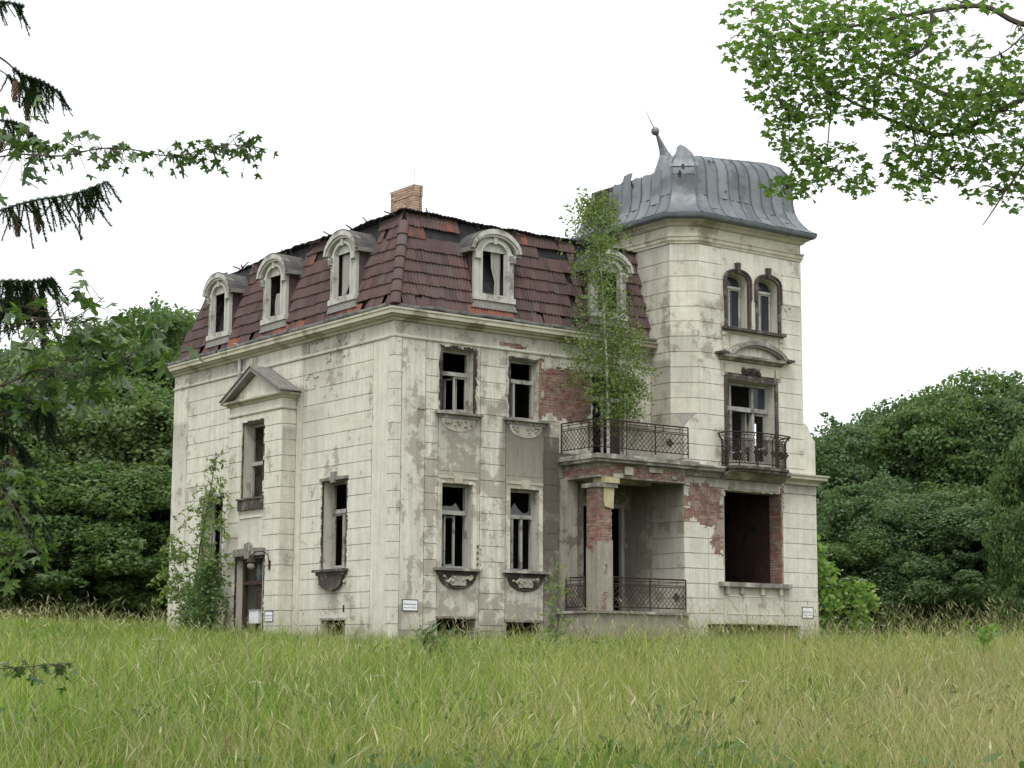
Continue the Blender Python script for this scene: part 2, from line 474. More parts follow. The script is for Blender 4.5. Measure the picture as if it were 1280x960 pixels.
STAIN_SHADE = {}
def stain_shade_at(drips, u, v):
    """how wet and dirty a spot is: runs hang below sills and cornices, dirt and painted contact darkness climb from the ground"""
    t = 0.0
    for (a, b, vt, ln, s) in drips:
        e = min(1.0, max(0.0, (u-a)/0.12+0.5))*min(1.0, max(0.0, (b-u)/0.12+0.5))
        h = (vt-v)/ln
        if h >= -0.02: t = max(t, s*e*math.exp(-h*1.1)) if h < 2.6 else t
    return min(1.0, t)
def relief(fr, u0, u1, v0, v1, d0, d1, ops, lost, name, mat, parent, dirt, cell=0.055, bev=0.008):
    """a skin of plaster with ragged holes; only its front and its edges are built"""
    lost = [b for b in lost if b.near(u0, u1, v0, v1)]
    drips = [s for s in STAIN_SHADE.get(id(fr), ()) if s[0]-0.1 < u1 and s[1]+0.1 > u0 and (v0 < s[2]+0.1 and v1 > s[2]-2.5*s[3] if s[3] > 0 else v1 > s[2]-0.1 and v0 < s[2]-2.5*s[3])]
    us = {u0, u1}; vs = {v0, v1}
    for o in ops:
        us |= {x for x in o[:2] if u0 < x < u1}; vs |= {x for x in o[2:4] if v0 < x < v1}
    us, vs = sorted(us), sorted(vs)
    if lost or drips:
        step = cell if lost else 0.13
        def fine(a):
            r = [a[0]]
            for x in a[1:]:
                k = max(1, round((x-r[-1])/step)); s0 = r[-1]
                r += [s0+(x-s0)*i/k for i in range(1, k+1)]
            return r
        us, vs = fine(us), fine(vs)
    nu, nv = len(us)-1, len(vs)-1
    keep = np.zeros((nu+2, nv+2), bool)
    for i in range(nu):
        for j in range(nv):
            a, b = (us[i]+us[i+1])/2, (vs[j]+vs[j+1])/2
            keep[i+1, j+1] = not any(o[0] < a < o[1] and o[2] < b < o[3] for o in ops) and not any(q.has(a, b) for q in lost)
    if not keep.any(): return None
    jit = {}
    m = MB(); idx = {}; st = []
    def vert(i, j, d):
        k = (i, j, d)
        if k not in idx:
            if (i, j) not in jit:
                ring = keep[i:i+2, j:j+2]
                g = cell*0.45 if (lost and not ring.all() and ring.any()) else 0
                inner_u, inner_v = 0 < i < nu, 0 < j < nv
                jit[(i, j)] = (rng.uniform(-g, g) if inner_u else 0, rng.uniform(-g, g) if inner_v else 0)
            ju, jv = jit[(i, j)]
            idx[k] = len(m.v)
            m.v.append(fr.p(us[i]+ju, vs[j]+jv, d)); st.append(stain_shade_at(drips, us[i], vs[j]))
        return idx[k]
    for i in range(nu):
        for j in range(nv):
            if not keep[i+1, j+1]: continue
            m.f.append((vert(i, j, d1), vert(i+1, j, d1), vert(i+1, j+1, d1), vert(i, j+1, d1)))
            for (di, dj, p, q) in ((-1, 0, (i, j), (i, j+1)), (1, 0, (i+1, j+1), (i+1, j)), (0, -1, (i+1, j), (i, j)), (0, 1, (i, j+1), (i+1, j+1))):
                if not keep[i+1+di, j+1+dj]:
                    m.f.append((vert(*p, d0), vert(*p, d1), vert(*q, d1), vert(*q, d0)))
    o = m.build(name, mat, parent, dirt=dirt)
    if drips:
        a = o.data.attributes.new('stain_shade', 'FLOAT', 'POINT'); a.data.foreach_set('value', st)
    return o

def bricks(fr, blobs, ops, bounds, parent, d=-0.03, depth=0.022, name='brick_facing', mat=None, label=None):
    """bare bricks, laid in bond where the plaster is gone"""
    u0, u1, v0, v1 = bounds
    m = MB(); row = 0; v = v0
    while v < v1:
        u = u0 - (0.13 if row % 2 else 0.0) - 0.26
        while u < u1:
            a, b = max(u, u0), min(u+0.245, u1)
            c, e = v, min(v+0.065, v1)
            um, vm = (a+b)/2, (c+e)/2
            if b-a > 0.03 and e-c > 0.02 and any(q.has(um, vm, 0.18) for q in blobs) and not any(o[0]-0.01 < b and a < o[1]+0.01 and o[2] < vm < o[3] for o in ops):
                k = d + depth*rng.uniform(0.35, 1.0) if rng.random() > 0.05 else d+0.003
                m.fbox(fr, a, b, c, e, d-0.02, k)
            u += 0.258
        v += 0.077; row += 1
    if not m.f: return None
    o = m.build(name, mat or BRICK, parent, kind='stuff')
    if label: o['label'] = label
    return o

# ================================================================== THE VILLA
villa = empty('abandoned_villa', (0, 0, 0), 'derelict cream villa with brown mansard roof and grey domed corner tower', 'building')
FR = Fr((0, 0, 0), (1, 0, 0), (0, -1, 0))            # entrance front, u = x
LF = Fr((0, 0, 0), (0, 1, 0), (-1, 0, 0))            # long side, u = y
TF = Fr((0, -1.4, 0), (1, 0, 0), (0, -1, 0))         # tower front
TL = Fr((9.02, 0, 0), (0, 1, 0), (-1, 0, 0))         # tower left flank
CHA, CHB = Vector((9.02, -0.85, 0)), Vector((9.65, -1.4, 0))
TC = Fr(CHA, CHB-CHA, ((CHB-CHA).y, -(CHB-CHA).x, 0))
CHL = (CHB-CHA).length
BF = Fr((-0.47, 0, 0), (0, 1, 0), (-1, 0, 0))        # side risalit front
BS = Fr((0, 5.12, 0), (-1, 0, 0), (0, -1, 0))        # its flank towards the camera, u = distance out
PT = 1.4
LEN = 12.95
LV = [0.32, 0.77, 1.2, 1.63, 2.05, 2.48, 2.91, 3.35, 3.8, 4.25, 4.70, 5.15, 5.6, 6.055, 6.51, 6.965, 7.42, 7.875, 8.33, 8.785, 9.24, 9.69, 10.13, 10.58, 11.03, 11.485, 11.945]

# --- core masonry with its openings
A0 = (1.57, 2.58, 2.28, 4.55); B0 = (3.85, 4.84, 2.28, 4.53)
A1 = (1.57, 2.60, 6.50, 8.22); B1 = (3.87, 4.84, 6.50, 8.16)
D1 = (6.79, 8.09, 5.62, 8.08)
LOG = (6.45, 9.6, 0.9, 4.92)
CA = (1.47, 2.74, -0.6, 0.94); CB = (3.76, 4.95, -0.6, 0.88)
front_ops = [A0, B0, A1, B1, D1, LOG, CA, CB]
wall(FR, 0.03, 9.6, -0.6, 9.15, front_ops, -0.45, -0.03, 'front_wall', CORE, villa, 0.5)
WR = (2.33, 3.55, 2.29, 4.72); WL = (9.5, 10.72, 2.29, 4.72); CL = (2.25, 3.52, -0.6, 0.9)
side_ops = [WR, WL, CL, (5.6, 7.8, -0.6, 7.0)]
wall(LF, 0.48, LEN, -0.6, 9.15, side_ops, -0.45, -0.03, 'side_wall', CORE, villa, 0.3)
BW = (6.2, 7.4, 4.44, 6.70); BD = (6.02, 7.64, -0.6, 2.72)
wall(BF, 5.14, 8.27, -0.6, 7.35, [BW, BD], -0.36, -0.03, 'risalit_wall', CORE, villa, 0.3)
wall(BS, 0.03, 0.44, -0.6, 7.35, [], -0.3, -0.03, 'risalit_flank', CORE, villa, 0.3)
# far flank of the risalit, rear and right walls
MB().box(-0.44, -0.03, 7.98, 8.24, -0.6, 7.35).build('risalit_flank', CORE, villa)
MB().box(0.45, 13.9, LEN-0.45, LEN, -0.6, 9.15).build('rear_wall', CORE, villa)
MB().box(13.45, 13.9, 3.5, LEN-0.45, -0.6, 9.15).build('right_wall', CORE, villa)
# tower
BIG = (10.6, 12.9, 2.13, 4.80); CT = (9.88, 13.62, -0.6, 0.91)
TD = (10.72, 12.68, 5.7, 8.06); UL = (10.75, 11.62, 9.64, 11.32); UR = (12.02, 12.88, 9.64, 11.32)
wall(TF, 9.06, 14.38, -0.6, 5.5, [BIG, CT], -0.5, -0.03, 'tower_wall', CORE, villa, 0.3)
wall(TF, 9.66, 13.9, 5.5, 12.6, [TD, UL, UR], -0.42, -0.03, 'tower_wall', CORE, villa, 0.3)
wall(TL, -1.37, 1.5, -0.6, 5.5, [], -0.4, -0.03, 'tower_flank', CORE, villa, 0.5)
wall(TL, -0.83, 3.5, 5.5, 12.6, [], -0.4, -0.03, 'tower_flank', CORE, villa, 0.4)
wall(TC, 0, CHL, 6.6, 12.6, [], -0.3, -0.03, 'tower_chamfer', CORE, villa, 0.3)
TRF = Fr((13.9, 0, 0), (0, 1, 0), (1, 0, 0))
wall(TRF, -0.97, 3.5, 6.4, 12.6, [(0.3, 0.85, 6.45, 7.2)], -0.35, 0, 'tower_right_wall', CORE, villa)
MB().box(13.95, 14.38, -0.9, 3.5, -0.6, 6.4).build('tower_right_wall', PLASTER, villa, dirt=0.1)
MB().box(9.42, 13.5, 3.1, 3.5, 9.0, 12.6).build('tower_rear_wall', CORE, villa)
# floors keep the inside dark
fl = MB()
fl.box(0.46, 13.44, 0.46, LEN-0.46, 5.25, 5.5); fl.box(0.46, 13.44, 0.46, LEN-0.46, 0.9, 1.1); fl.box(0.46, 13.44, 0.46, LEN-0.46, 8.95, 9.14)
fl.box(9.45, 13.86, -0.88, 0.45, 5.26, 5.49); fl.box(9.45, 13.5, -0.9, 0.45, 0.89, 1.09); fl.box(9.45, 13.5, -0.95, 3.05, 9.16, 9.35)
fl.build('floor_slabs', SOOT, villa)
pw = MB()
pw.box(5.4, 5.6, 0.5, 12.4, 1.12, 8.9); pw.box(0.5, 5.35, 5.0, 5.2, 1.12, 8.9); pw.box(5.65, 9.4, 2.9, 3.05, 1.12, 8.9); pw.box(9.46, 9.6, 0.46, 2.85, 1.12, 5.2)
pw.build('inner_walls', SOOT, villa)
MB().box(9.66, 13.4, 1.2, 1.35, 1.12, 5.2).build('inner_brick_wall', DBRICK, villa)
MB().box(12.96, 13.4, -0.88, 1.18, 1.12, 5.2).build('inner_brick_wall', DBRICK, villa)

# --- the plaster skin
STAIN_SHADE[id(FR)] = [(1.3, 2.9, 6.42, 1.3, 0.8), (3.55, 5.25, 6.42, 1.9, 1.0), (1.3, 2.9, 2.2, 0.8, 0.7), (3.55, 5.25, 2.2, 0.8, 0.75), (0.2, 9, 8.85, 0.45, 0.6), (1.4, 5.6, 8.3, 0.3, 0.4), (4.95, 6.7, 5.6, 3.4, 1.0), (6.6, 9.0, 6.6, 0.9, 0.7), (0.0, 5.6, 0.0, -0.8, 0.8), (2.8, 3.75, 6.9, 0.8, 0.45), (0.75, 1.05, 6.8, 2.4, 0.5)]
STAIN_SHADE[id(LF)] = [(2.6, 4.9, 8.85, 1.0, 0.8), (8.2, 12.0, 8.85, 0.6, 0.6), (0.2, 2.7, 8.85, 0.2, 0.4), (4.5, 5.1, 7.5, 1.3, 0.6), (2.1, 3.8, 1.8, 0.7, 0.45), (0, 13, -0.1, -0.7, 0.75), (11.9, 12.95, 7.2, 2.0, 0.4), (3.55, 4.7, 6.9, 0.9, 0.35)]
STAIN_SHADE[id(BF)] = [(5.12, 8.27, -0.1, -0.7, 0.6), (5.9, 7.6, 4.1, 0.5, 0.35), (7.5, 8.27, 3.4, 1.0, 0.4)]
STAIN_SHADE[id(BS)] = [(0.0, 0.5, 6.4, 1.0, 0.55), (0, 0.5, 3.0, 1.0, 0.3)]
STAIN_SHADE[id(TF)] = [(9.0, 14.38, 5.12, 0.35, 0.9), (9.02, 10.55, 4.9, 0.9, 0.5), (10.5, 13.1, 9.56, 0.4, 0.5), (9.65, 13.9, 12.55, 0.35, 0.5), (10.3, 13.2, 2.0, 0.7, 0.5), (9.02, 14.38, 0.0, -0.75, 0.6), (10.2, 10.6, 6.5, 0.7, 0.5), (13.0, 13.9, 10.6, 0.6, 0.4), (9.65, 10.6, 10.4, 1.0, 0.3)]
STAIN_SHADE[id(TL)] = [(-1.4, 1.0, 5.12, 2.4, 1.0), (-0.9, 2.0, 12.0, 0.6, 0.6), (-0.9, 0.0, 8.5, 1.6, 0.5), (-1.4, 0, 6.9, 0.7, 0.4)]
STAIN_SHADE[id(TC)] = [(0, 1, 12.0, 0.4, 0.4), (0, 1, 9.3, 1.2, 0.35)]
lossA = Blob(4.9, 6.72, 6.55, 8.12, 3, 0.3)                # bare brick beside the balcony door
lossB = Blob(3.35, 4.4, 8.46, 8.60, 5, 0.5)                # lintel strip under the eaves
lossC = Blob(9.0, 10.62, 3.72, 5.0, 8, 0.42, 3)               # tower, beside the large opening
lossC2 = Blob(10.1, 10.72, 2.9, 4.2, 9, 0.6)
lossC3 = Blob(12.78, 13.0, 4.2, 4.98, 12, 0.4)
lossD = Blob(2.55, 2.86, 2.3, 3.0, 14, 0.5)
lossE = Blob(5.0, 5.3, 2.4, 3.4, 15, 0.6)
front_loss = [lossA, lossB, lossD]
def halo(op, g=0.05, top=0.06, seed=1, amp=0.5):
    """ragged edge round an opening whose moulding has come away"""
    n = rag(seed, 4.0)
    class H:
        def near(s, a, b, c, d): return a < op[1]+0.35 and b > op[0]-0.35 and c < op[3]+0.4 and d > op[2]-0.1
        def has(s, u, v, grow=0):
            k = g*(1+amp*2*n(u, v))
            return op[0]-k < u < op[1]+k and op[2] < v < op[3]+top*(1+amp*1.5*n(u+9, v))
    return H()

def course_rows(v0, v1):
    lv = [x for x in LV if v0+0.12 < x < v1-0.12]
    return list(zip([v0]+lv, lv+[v1]))

def courses(fr, u0, u1, v0, v1, ops, lost, dirt, joint=0.0095, joints_at=(), pad=0.1, name='render_course', dfun=None):
    for (a, b) in course_rows(v0, v1):
        cuts = [u0] + [j for j in joints_at if u0 < j < u1] + [u1]
        for p, q in zip(cuts[:-1], cuts[1:]):
            segs = [(p, q)]
            for o in ops:
                if o[2]+0.02 < (a+b)/2 < o[3]:
                    ns = []
                    for s0, s1 in segs:
                        if o[1] <= s0 or o[0] >= s1: ns.append((s0, s1)); continue
                        if o[0]-s0 > 0.03: ns.append((s0, o[0]))
                        if s1-o[1] > 0.03: ns.append((o[1], s1))
                    segs = ns
            for s0, s1 in segs:
                ju0 = joint if s0 in joints_at else 0; ju1 = joint if s1 in joints_at else 0
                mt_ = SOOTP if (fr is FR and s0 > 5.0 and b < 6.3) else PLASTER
                dd = dirt + rng.uniform(-0.12, 0.12) + (dfun((s0+s1)/2, (a+b)/2) if dfun else 0)
                relief(fr, s0+ju0, s1-ju1, a+joint, b-joint, -0.03, rng.uniform(-0.003, 0.003), ops, lost, name, mt_, villa, max(0, min(1, dd)))

HALO = {}
def ring_ops(ops, k): return [(o[0]-k, o[1]+k, o[2], o[3]+k) for o in ops]
hA1, hB1 = halo((1.5, 2.7, 6.5, 8.24), 0.05, 0.06, 21), halo((3.8, 4.92, 6.5, 8.18), 0.05, 0.05, 22)
def fd(u, v):      # the entrance front is dirtiest between the storeys beside the portico
    return 0.45*math.exp(-((u-4.6)/1.1)**2 - ((v-5.4)/0.9)**2) + 0.6*math.exp(-((u-5.5)/0.6)**2 - ((v-4.2)/2.2)**2)
# smooth corner panel, window bays and coursed strips of the entrance front
relief(FR, 0.25, 1.0, 0.62, 8.36, -0.03, 0.0, [], [Blob(0.8, 1.1, 5.2, 6.3, 31, 0.7)], 'plaster_panel', PLASTER, villa, 0.5)
for (a, b) in ((1.02, 1.43), (2.84, 3.69), (5.04, 5.56)):
    courses(FR, a, b, 0.62, 8.36, front_ops, front_loss + [hA1, hB1], 0.62, dfun=fd)
for (a, b, lo) in ((1.45, 2.82, 0.96), (3.71, 5.02, 0.9)):
    for (v0, v1) in ((lo, 2.22), (2.28, 4.88), (4.89, 6.42), (6.5, 8.36)):
        relief(FR, a, b, v0, v1, -0.03, -0.002, front_ops, front_loss + [hA1, hB1], 'plaster_panel', PLASTER, villa, min(1, 0.7 + fd((a+b)/2, (v0+v1)/2)))
relief(FR, 5.58, 9.0, 4.93, 8.36, -0.03, 0.0, front_ops, front_loss, 'plaster_panel', PLASTER, villa, 0.5)
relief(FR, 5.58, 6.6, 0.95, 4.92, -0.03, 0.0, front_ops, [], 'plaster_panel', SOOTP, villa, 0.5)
relief(FR, 0.0, 9.0, 8.44, 8.80, -0.03, 0.0, [], front_loss, 'frieze', PLASTER, villa, 0.6)
relief(FR, 0.0, 5.6, -0.6, 0.6, -0.03, 0.02, front_ops, [], 'plinth', PLASTER, villa, 0.75)
# long side
hWR, hWL = halo((2.27, 3.6, 2.3, 4.74), 0.035, 0.05, 24), halo((9.45, 10.78, 2.3, 4.74), 0.035, 0.05, 25)
relief(LF, 0.28, 1.03, 0.35, 8.36, -0.03, 0.0, [], [], 'plaster_panel', PLASTER, villa, 0.12)
def sd_(u, v): return 0.28*math.exp(-((u-4.2)/1.2)**2 - ((v-7.6)/0.8)**2)
courses(LF, 1.06, 4.74, 0.35, 8.36, side_ops, [hWR, Blob(2.6, 3.4, 8.1, 8.5, 33, 0.9), Blob(4.0, 4.5, 7.5, 7.8, 34, 1.0)], 0.16, dfun=sd_)
relief(LF, 4.77, 5.1, 0.35, 7.4, -0.03, 0.004, [], [], 'plaster_panel', PLASTER, villa, 0.2)
courses(LF, 4.77, 8.22, 7.4, 8.36, [], [], 0.3)
courses(LF, 8.3, 11.94, 0.35, 8.36, side_ops, [hWL], 0.2)
relief(LF, 11.97, LEN, 0.35, 8.36, -0.03, 0.0, [], [], 'plaster_panel', PLASTER, villa, 0.25)
relief(LF, 0.03, LEN, 8.44, 8.80, -0.03, 0.0, [], [Blob(2.6, 4.4, 8.5, 8.75, 36, 1.1)], 'frieze', PLASTER, villa, 0.35)
relief(LF, 0.0, 5.1, -0.6, 0.33, -0.03, 0.02, side_ops, [], 'plinth', PLASTER, villa, 0.6)
relief(LF, 8.3, LEN, -0.6, 0.33, -0.03, 0.02, [], [], 'plinth', PLASTER, villa, 0.6)
# risalit
bay_ops = [BW, BD]
hBW, hBD = halo((6.14, 7.46, 4.44, 6.74), 0.02, 0.02, 26), halo((5.95, 7.71, -0.6, 2.95), 0.02, 0.02, 27)
courses(BF, 5.12, 6.08, 0.35, 6.93, bay_ops, [hBW, hBD], 0.14)
courses(BF, 7.5, 8.27, 0.35, 6.93, bay_ops, [hBW, hBD], 0.2)
relief(BF, 6.1, 7.48, 2.75, 4.12, -0.03, 0.0, [], [hBW, hBD], 'plaster_panel', PLASTER, villa, 0.12)
relief(BF, 6.1, 7.48, 4.13, 6.93, -0.03, 0.0, [(6.1, 7.5, 4.1, 4.46), BW], [hBW], 'plaster_panel', PLASTER, villa, 0.12)
courses(BS, 0.0, 0.44, 0.35, 6.93, [], [], 0.25)
relief(BF, 5.12, 8.27, 6.99, 7.25, -0.03, 0.0, [], [], 'frieze', PLASTER, villa, 0.15)
relief(BS, 0.0, 0.44, 6.99, 7.25, -0.03, 0.0, [], [], 'frieze', PLASTER, villa, 0.2)
relief(BF, 5.12, 8.27, -0.6, 0.33, -0.03, 0.02, bay_ops, [], 'plinth', PLASTER, villa, 0.5)
# tower
lc = [lossC, lossC2, lossC3]
def td(u, v): return 0.3*math.exp(-((v-5.2)/0.5)**2)
courses(TF, 9.02, 10.52, 0.3, 4.82, [BIG, CT], lc, 0.12, joints_at=(9.94,), dfun=td)
courses(TF, 12.97, 14.38, 0.3, 4.82, [BIG, CT], lc, 0.08)
relief(TF, 10.53, 12.96, 4.6, 4.82, -0.03, 0.0, [BIG], lc, 'plaster_panel', PLASTER, villa, 0.55)
relief(TF, 9.02, 14.38, 4.85, 5.1, -0.03, 0.006, [], lc, 'tower_band', PLASTER, villa, 0.45)
relief(TF, 10.54, 12.95, 0.93, 2.1, -0.03, -0.004, [BIG], [], 'plaster_panel', PLASTER, villa, 0.15)
hTD = halo((10.68, 12.72, 5.7, 8.1), 0.02, 0.02, 28)
courses(TF, 9.02, 10.62, 5.46, 6.51, [], [], 0.2)
relief(TF, 9.67, 10.62, 6.525, 6.955, -0.03, 0, [], [], 'render_course', PLASTER, villa, 0.15)
courses(TF, 9.66, 10.62, 6.965, 8.785, [TD], [hTD], 0.18)
courses(TF, 12.8, 13.9, 5.46, 8.785, [TD], [hTD], 0.08)
courses(TF, 9.66, 10.56, 8.785, 12.0, [UL, UR], [], 0.18)
courses(TF, 13.05, 13.9, 8.785, 12.0, [UL, UR], [Blob(13.1, 13.5, 10.2, 10.5, 40, 1.0)], 0.12)
relief(TF, 10.57, 13.04, 8.8, 9.5, -0.03, 0.0, [UL, UR], [], 'plaster_panel', PLASTER, villa, 0.2)
relief(TF, 10.57, 13.04, 9.5, 11.03, -0.03, 0.0, [UL, UR], [], 'plaster_panel', PLASTER, villa, 0.2)
relief(TF, 10.57, 13.04, 11.045, 12.0, -0.03, 0.0, [UL, UR], [], 'plaster_panel', PLASTER, villa, 0.2)
courses(TL, -1.37, 0.0, 0.9, 5.1, [], [], 0.42)
relief(TL, 0.01, 1.0, 0.9, 5.1, -0.03, 0, [], [], 'plaster_panel', PLASTER, villa, 0.8)
courses(TL, -1.37, 0.0, 5.46, 6.51, [], [], 0.3)
courses(TL, -0.85, 0.0, 6.51, 8.36, [], [], 0.35)
courses(TL, -0.85, 2.0, 8.36, 12.0, [], [], 0.34)
courses(TC, 0, CHL, 6.965, 12.0, [], [], 0.2)
# shoulder where the broad lower tower steps back under the chamfer, and the scroll on the right
sh = MB()
k = 6
for a, b in ((0, 1),):
    P0, P1, P2 = TL.p(-0.85, 6.965, 0), TF.p(9.66, 6.965, 0), (9.02, -1.4, 6.5)
    rows = []
    for i in range(k+1):
        t = i/k
        f = t**0.6
        a_ = Vector(P0).lerp(Vector(P2), t); b_ = Vector(P1).lerp(Vector(P2), t)
        a_.z = b_.z = 6.965 - 0.46*(t**1.6)
        rows.append((a_, b_))
    for i in range(k):
        m0, m1 = (rows[i][0]+rows[i][1])/2, (rows[i+1][0]+rows[i+1][1])/2
        sh.poly([rows[i][0], m0, m1, rows[i+1][0]]); sh.poly([m0, rows[i][1], rows[i+1][1], m1])
    fill = MB()
    fill.poly([r_[0] for r_ in rows] + [(9.02, -0.84, 6.505)]); fill.poly([r_[1] for r_ in rows] + [(9.67, -1.4, 6.505)])
    fill.build('tower_corner', PLASTER, villa, dirt=0.2)
sh.build('corner_shell', LEAD, villa)
sc_pts = [(13.9, 5.46), (14.38, 5.46), (14.38, 6.5), (14.30, 6.56), (14.22, 6.66), (14.15, 6.80), (14.08, 6.93), (14.0, 7.0), (13.9, 7.03)]
MB().prism(TF, sc_pts, -0.5, -0.004).build('scroll_shoulder', PLASTER, villa, dirt=0.05)
# quoins at the near corner
for (a, b) in course_rows(0.3, 8.36):
    q = MB(); g = 0.0095
    q.box(-0.03, 0.215, -0.03, 0.255, a+g, b-g)
    q.build('quoin', PLASTER, villa, dirt=0.15+rng.uniform(-.1, .25))
MB().box(-0.012, 0.2, -0.012, 0.24, -0.6, 8.3).build('corner_pier', CORE, villa, dirt=0.2)

# --- bare brick
for bl, fr, ops, bd in ((lossA, FR, front_ops, (4.86, 6.79, 6.5, 8.34)), (lossB, FR, front_ops, (3.0, 4.8, 8.45, 8.62)), (lossD, FR, front_ops, (2.58, 2.82, 2.3, 3.2)),
                        (lossC, TF, [BIG], (9.03, 10.6, 3.5, 5.09)), (lossC2, TF, [BIG], (9.9, 10.6, 2.7, 3.5)), (lossC3, TF, [BIG], (12.9, 13.1, 4.0, 5.0))):
    bricks(fr, [bl], ops, bd, villa)
for (a, b, c, d, fr) in ((4.87, 6.78, 6.5, 8.34, FR), (9.03, 10.59, 3.4, 5.08, TF), (9.9, 10.59, 2.6, 3.4, TF)):
    MB().fbox(fr, a, b, c, d, -0.045, -0.0285).build('mortar_bed', MORTAR, villa)
# reveals of the big ground floor opening, brick on the right
rv = MB(); v = 2.15
while v < 4.75:
    rv.box(12.875-rng.uniform(0, 0.01), 12.93, -1.37, -0.92, v, v+0.066); v += 0.078
rv.build('brick_reveal', BRICK, villa, kind='stuff')

# --- string courses and cornices
CORN = [(-0.02, 8.80), (0.06, 8.82), (0.08, 8.87), (0.10, 8.88), (0.20, 8.90), (0.20, 8.93), (0.30, 8.95), (0.30, 9.04), (0.33, 9.07), (0.33, 9.12), (-0.3, 9.14)]
MB().mould([(0, LEN), (0, 0), (9.0, 0)], CORN).build('main_cornice', STONE, villa)
FRZ = [(-0.03, 8.36), (0.035, 8.37), (0.05, 8.40), (0.05, 8.43), (0.0, 8.45), (-0.03, 8.45)]
MB().mould([(0, LEN), (0, 0), (9.0, 0)], FRZ).build('frieze_moulding', PLASTER, villa, dirt=0.25)
TST = [(-0.03, 12.0), (0.02, 12.005), (0.03, 12.06), (0.055, 12.10), (0.06, 12.18), (0.085, 12.22), (0.085, 12.25), (-0.03, 12.27)]
tpath = [(9.02, 3.5), (9.02, -0.85), (9.65, -1.4), (13.9, -1.4), (13.9, 3.5)]
MB().mould(tpath, TST).build('tower_string_course', STONE, villa)
MB().mould(tpath, [(-0.03, 12.27), (0.0, 12.27), (0.0, 12.52), (0.06, 12.55), (0.12, 12.62), (0.22, 12.68), (0.22, 12.72), (0.26, 12.74), (0.0, 12.76)]).build('tower_frieze', STONE, villa)
MB().mould(tpath, [(0.2, 12.70), (0.30, 12.71), (0.35, 12.76), (0.37, 12.83), (0.37, 12.86), (0.30, 12.86), (0.0, 12.86)]).build('tower_gutter', SEAM, villa)
LST = [(-0.03, 5.10), (0.05, 5.12), (0.08, 5.2), (0.20, 5.26), (0.26, 5.28), (0.26, 5.36), (0.30, 5.38), (0.30, 5.42), (-0.03, 5.47)]
MB().mould([(13.05, -1.4), (14.38, -1.4), (14.38, 3.0)], LST).build('tower_cornice', STONE, villa)
# gutter, sagging and torn
def sag(L, seed):
    n = rag(seed, 0.45); m = rag(seed+1, 1.7)
    return lambda t: (0.055*n(t, 0) + 0.02*m(t, 0), 0.05*m(t, 3))
for seed, pts, cuts in ((50, [(0, LEN), (0, 0)], ((0, 3.2), (3.4, 7.6), (7.8, 12.95))), (53, [(0, 0), (9.0, 0)], ((0.0, 3.0), (2.9, 6.0), (6.2, 9.0)))):
    s = sag(1, seed); a, b = Vector((*pts[0], 0)), Vector((*pts[1], 0)); d = (b-a).normalized(); nn = Vector((d.y, -d.x, 0))
    for (c0, c1) in cuts:
        m = MB(); rows = []
        steps = int((c1-c0)/0.25)+1
        for i in range(steps+1):
            t = c0+(c1-c0)*i/steps
            dz, do = s(t)
            q = a+d*t+nn*(0.15+do)
            z = 9.165+dz
            rows.append([(q+nn*x).to_tuple()[:2]+(z+h,) for x, h in ((0, 0.05), (0.02, 0.0), (0.10, 0.0), (0.13, 0.03), (0.14, 0.075), (0.125, 0.075), (0.10, 0.02), (0.02, 0.02))])
        for r0, r1 in zip(rows[:-1], rows[1:]):
            for j in range(7): m.poly([r0[j], r1[j], r1[j+1], r0[j+1]])
        m.build('gutter', GUTTER, villa)
for (fr, u, l, a) in ((LF, 1.45, 0.35, -0.5), (LF, 10.5, 0.6, 0.1), (LF, 8.2, 0.5, 0.25), (LF, 12.4, 0.55, -0.1), (FR, 2.6, 1.1, 0.03), (FR, 4.3, 0.9, -0.05), (FR, 1.1, 0.6, -0.03)):
    m = MB(); p = Vector(fr.p(u, 9.20, 0.12)); e = fr.eu*l*math.cos(a) + Vector((0, 0, l*math.sin(a))); nrm = fr.en*0.07
    m.hexa([p, p+e, p+e+nrm, p+nrm], [q+Vector((0, 0, 0.012)) for q in (p, p+e, p+e+nrm, p+nrm)])
    m.build('torn_flashing', PALEPIPE, villa)
# downpipe stub on the long side
m = MB(); m.tube([LF.p(8.5, 8.86, 0.06), LF.p(8.5, 8.1, 0.06)], 0.055, 8); m.build('downpipe', PALEPIPE, villa, True)

# --- windows
def frame_bars(m, fr, u0, u1, v0, v1, w_, d0, d1, sides='lrtb'):
    if 'l' in sides: m.fbox(fr, u0, u0+w_, v0, v1, d0, d1)
    if 'r' in sides: m.fbox(fr, u1-w_, u1, v0, v1, d0, d1)
    if 't' in sides: m.fbox(fr, u0+w_, u1-w_, v1-w_, v1, d0, d1)
    if 'b' in sides: m.fbox(fr, u0+w_, u1-w_, v0, v0+w_, d0, d1)
    return m
def shard(fr, u0, u1, v0, h, d, parent, seed):
    r = random.Random(seed); n = 6
    top = [(u0+(u1-u0)*i/n, v0+h*abs(r.gauss(0.5, 0.4))) for i in range(n, -1, -1)]
    MB().prism(fr, [(u0, v0), (u1, v0)]+top, d, d+0.006).build('broken_pane', GLASSP, parent)
GLASSP = simple('dirty pane remnant', (0.05, 0.052, 0.055), (0.10, 0.104, 0.106), 4, rough=0.3, spec=0.6)
